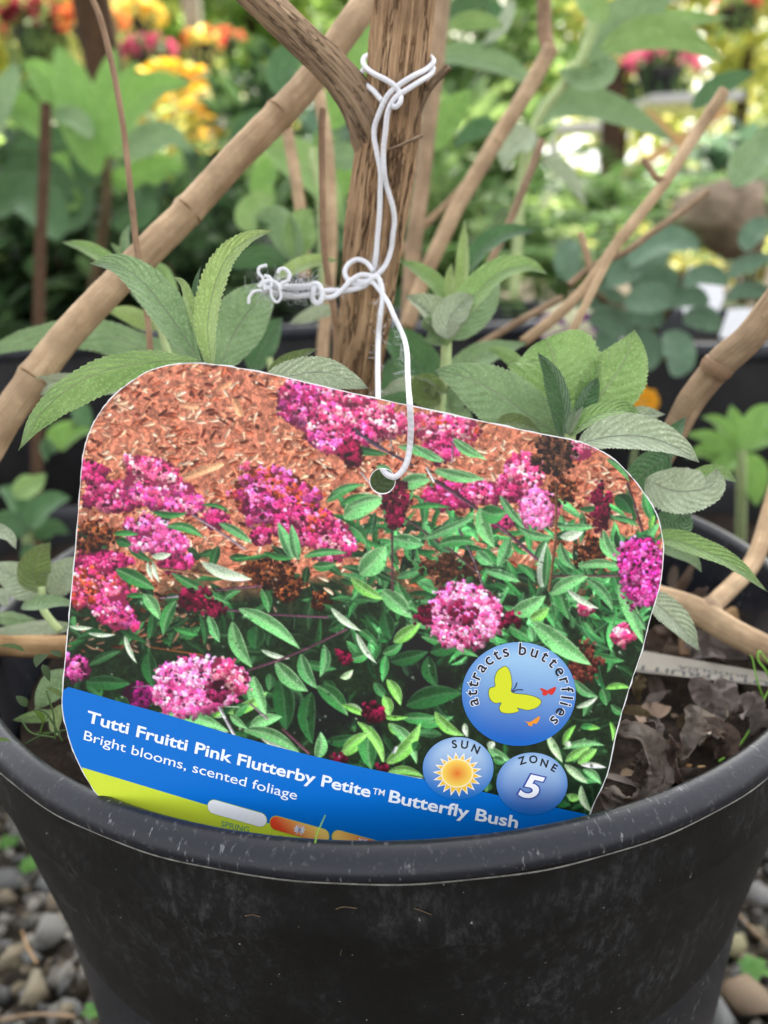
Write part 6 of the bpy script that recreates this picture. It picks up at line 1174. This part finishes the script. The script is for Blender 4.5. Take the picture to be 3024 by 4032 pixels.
WIRE = plain('hanger_wire', rgb(60, 60, 58), .5, .5, .2, 50)
def basket(label, u, v, d, r, fcols, fol='mid', nf=60, trail=.6):
    c = U(u, v, d); t = thing('hanging_basket', label, 'hanging basket', tuple(c)); lathe('basket', [(0, -r * 1.1), (r * .6, -r * 1.1), (r * .98, -r * .1), (r * 1.02, 0), (r * .95, 0)], POT2, t, 40, (c[0], c[1]), c[2])
    f = Fol(); g = np.random.default_rng(int(u + v)); foliage_blob(f, c + np.array([0, 0, r * .35]), (r * 1.3, r * 1.3, r * .7), 200, r * .5, r * .13, GREENS[fol], gg=g)
    for k in range(int(60 * trail)): a = g.uniform(0, 6.28); f.leaf(c + np.array([math.cos(a), math.sin(a), -g.uniform(0, 1.1)]) * r * 1.15, (math.cos(a) * .4, math.sin(a) * .4, -1), r * .5, r * .13, GREENS[fol][g.integers(3)], seg=3)
    f.build('foliage', FOL, t); fl = Fol()
    for k in range(nf):
        dd = nrm(g.normal(size=3)); dd[2] = abs(dd[2]) * .8; p = c + dd * r * np.array([1.45, 1.45, 1.2]); cc = fcols[g.integers(len(fcols))]
        for j in range(5): fl.leaf(p, np.array([math.cos(j * 1.257), -.5, math.sin(j * 1.257)]), r * .34, r * .14, np.clip(cc * g.uniform(.8, 1.2), 0, 1), seg=3, droop=.15)
    fl.build('blossoms', PETAL, t); V, F, uvv = join([tube_geo([c + np.array([math.cos(a), math.sin(a), 0]) * r, c + np.array([0, 0, r * 5])], r * .02, n=3, segs=5) for a in (0, 2.1, 4.2)]); mesh('hanger', V, F, WIRE, t, uv=uvv); return t
ORG = G_((232, 138, 88), (236, 160, 96), (224, 120, 78)); YEL = G_((238, 206, 96), (240, 196, 84), (232, 214, 120)); PNK = G_((206, 84, 128), (220, 118, 142), (190, 66, 112)); RED_ = G_((220, 60, 70), (236, 90, 90)); MRN = G_((120, 30, 50), (140, 44, 66))
basket('hanging basket with dark red flowers at the top left corner', 80, 66, 3.4, .10, MRN, 'mid', 34, 1.6); basket('hanging basket full of orange flowers left of the thin twig', 205, 62, 3.2, .085, ORG + ORG + YEL, 'yellow', 48); basket('hanging basket of bright yellow flowers right of the thin twig', 292, 45, 3.5, .08, YEL, 'yellow', 56); basket('hanging basket with pink and magenta flowers beside the tree trunk', 322, 122, 3.0, .065, PNK, 'dark', 32); basket('hanging basket with red flowers right of the tree trunk', 440, 100, 3.4, .06, RED_ + YEL, 'yellow', 40); basket('hanging basket with small crimson flowers by the thin grey post', 492, 88, 3.9, .05, RED_, 'mid', 30)
basket('dark hanging basket with magenta flowers at the top right', 1425, 150, 3.0, .085, PNK, 'dark', 34, 1.6); basket('small hanging basket with red flowers at the top right corner', 1590, 20, 3.6, .07, RED_, 'mid', 20)
def trestle():
    d = 2.8; t = thing('trestle_table', 'tan wooden trestle table with crossed legs on the lawn at the right', 'table', tuple(Pz(1440, d, 0)))
    def b(name, p, q, w): V, F, uv = bar_geo(U(*p, d), U(*q, d), w, w * .7); mesh(name, V, F, TANW, t, uv=uv, smooth=False)
    b('leg', (1395, 245), (1490, 330), .022); b('leg', (1570, 235), (1340, 385), .02)
    a, e = U(1400, 238, d), U(1600, 228, d); V, F, uv = bar_geo(a + np.array([0, .2, .03]), e + np.array([0, .2, .03]), .22, .014); mesh('tabletop', V, F, WHITEP, t, uv=uv, smooth=False)
trestle()
t = thing('garden_bench', 'white garden bench behind the leafy shoot at the right', 'bench', tuple(Pz(1230, 4.2, 0)))
for nm, a, b, w, h in [('seat', (1180, 282), (1310, 276), .12, .022), ('leg', (1195, 285), (1195, 350), .02, .02), ('leg', (1300, 280), (1300, 348), .02, .02)]: V, F, uv = bar_geo(U(*a, 4.2), U(*b, 4.2), w, h); mesh(nm, V, F, WHITEP, t, uv=uv, smooth=False)
t = thing('garden_bench', 'low white bench at the right edge beyond the trestle table', 'bench', tuple(Pz(1590, 5, 0)))
for nm, a, b, w, h in [('seat', (1500, 330), (1700, 318), .14, .03), ('leg', (1540, 330), (1540, 372), .025, .025), ('leg', (1660, 322), (1660, 366), .025, .025)]: V, F, uv = bar_geo(U(*a, 5), U(*b, 5), w, h); mesh(nm, V, F, WHITEP, t, uv=uv, smooth=False)

wg2 = np.random.default_rng(91); fw = Fol()
for k in range(5200):
    x = wg2.uniform(-19, 19); zz = abs(wg2.normal(0, 1)) * 2.6; y = 21 + wg2.uniform(-1.2, 1.2) + 1.5 * math.sin(x * .7); hmax = 5.2 + 1.4 * math.sin(x * .9 + 1) + .8 * math.sin(x * 2.3)
    if zz > hmax: continue
    fw.leaf((x, y, zz), wg2.normal(size=3) + np.array([0, 0, .3]), wg2.uniform(.35, .7), wg2.uniform(.12, .24), np.clip(np.array(GREENS[['yellow', 'bright', 'yellow', 'mid'][wg2.integers(4)]][wg2.integers(3)]) * wg2.uniform(.7, 1.3), 0, 1), seg=2)
ob = fw.build('far_woods', FOL); ob['kind'] = 'stuff'
# ------------------------------------------------------------------ trees: the one whose crown shades the foreground, and those in the sun beyond
def tree(label, X, Y, h, tr, crown, n, L, W, pal_, seed, lean=None, seg=3):
    t = thing('tree', label, 'tree', (X, Y, 0)); g = np.random.default_rng(seed); top = np.array(lean if lean is not None else (X, Y, h)); b = np.array([X, Y, -.05])
    ge = [tube_geo([b, b * .5 + np.array([X, Y, h]) * .5 + g.normal(size=3) * tr, top], [tr * 1.25, tr * .95, tr * .5], n=24, segs=14, wob=.08, seed=seed)]
    for j in range(7):
        s = b + (top - b) * g.uniform(.5, .95); c = crown[j % len(crown)]; e = np.array(c[0]) + g.normal(size=3) * np.array(c[1]) * .45; ge.append(tube_geo([s, (s + e) / 2 + np.array([0, 0, .15 * tr * 6]), e], [tr * .4, tr * .28, tr * .1], n=14, segs=8, wob=.08, seed=j))
    V, F, uv = join(ge); mesh('trunk', V, F, DARKW, t, uv=uv); f = Fol()
    for c, rad in crown: foliage_blob(f, np.array(c), rad, int(n / len(crown)), L, W, GREENS[pal_], gg=g, seg=seg, shell=.2, out=.5)
    f.build('crown', FOL, t)
tree('tree with dark trunk at the top left among the hanging baskets', Pz(378, 3.1, 0)[0], 3.1, 4.0, .055, [((.3, 3.1, 3.9), (1.1, .9, .6)), ((1.2, 3.3, 4.0), (1.1, .9, .6)), ((.7, 3.8, 4.1), (1.1, .9, .6)), ((-.2, 3.6, 4.0), (1.0, .9, .6))], 7000, .17, .05, 'mid', 5, (.1, 3.9, 3.9), 2)  # crown is out of view, shaped to block the sun over the foreground
for i, (lab, u, d, h, w, pal_) in enumerate([('sunlit yellow-green tree at the top left beyond the baskets', 150, 9.0, 4.2, 1.5, 'yellow'), ('sunlit tree at the top middle behind the trunk', 620, 10.5, 4.6, 1.7, 'bright'), ('darker green tree at the top middle right', 1010, 8.0, 3.8, 1.15, 'bright'), ('pale sunlit tree at the top right corner', 1560, 11, 5, 1.9, 'yellow'),
        ('sunlit bright tree far behind the dark right-hand basket', 1330, 13, 5.2, 2.0, 'yellow'), ('far yellow-green tree left of the thin grey post', 420, 13.5, 5.2, 2.0, 'yellow'), ('far bright tree at the left edge', -60, 13, 5.2, 2.0, 'bright'), ('far tree behind the middle of the picture', 840, 15, 6, 2.4, 'bright'), ('far pale tree between the thick pale cane and the dark post', 1160, 14, 5.6, 2.2, 'yellow'), ('far sunlit tree behind the far right edge', 1750, 16, 6, 2.6, 'yellow'), ('far light green tree above the broad-leaved shrub', 240, 15, 6, 2.6, 'yellow'), ('far light green tree behind the thick slanting cane', 640, 16, 6, 2.6, 'yellow')]):
    x = (u - 829) / 1840 * d; tree(lab, x, d, h, .08, [((x, d, h * .42), (w * .9, w * .7, h * .28)), ((x + .4 * w, d + .3, h * .7), (w * .8, w * .7, h * .25)), ((x - .4 * w, d, h * .62), (w * .8, w * .7, h * .28))], 2400, .20, .075, pal_, 30 + i)
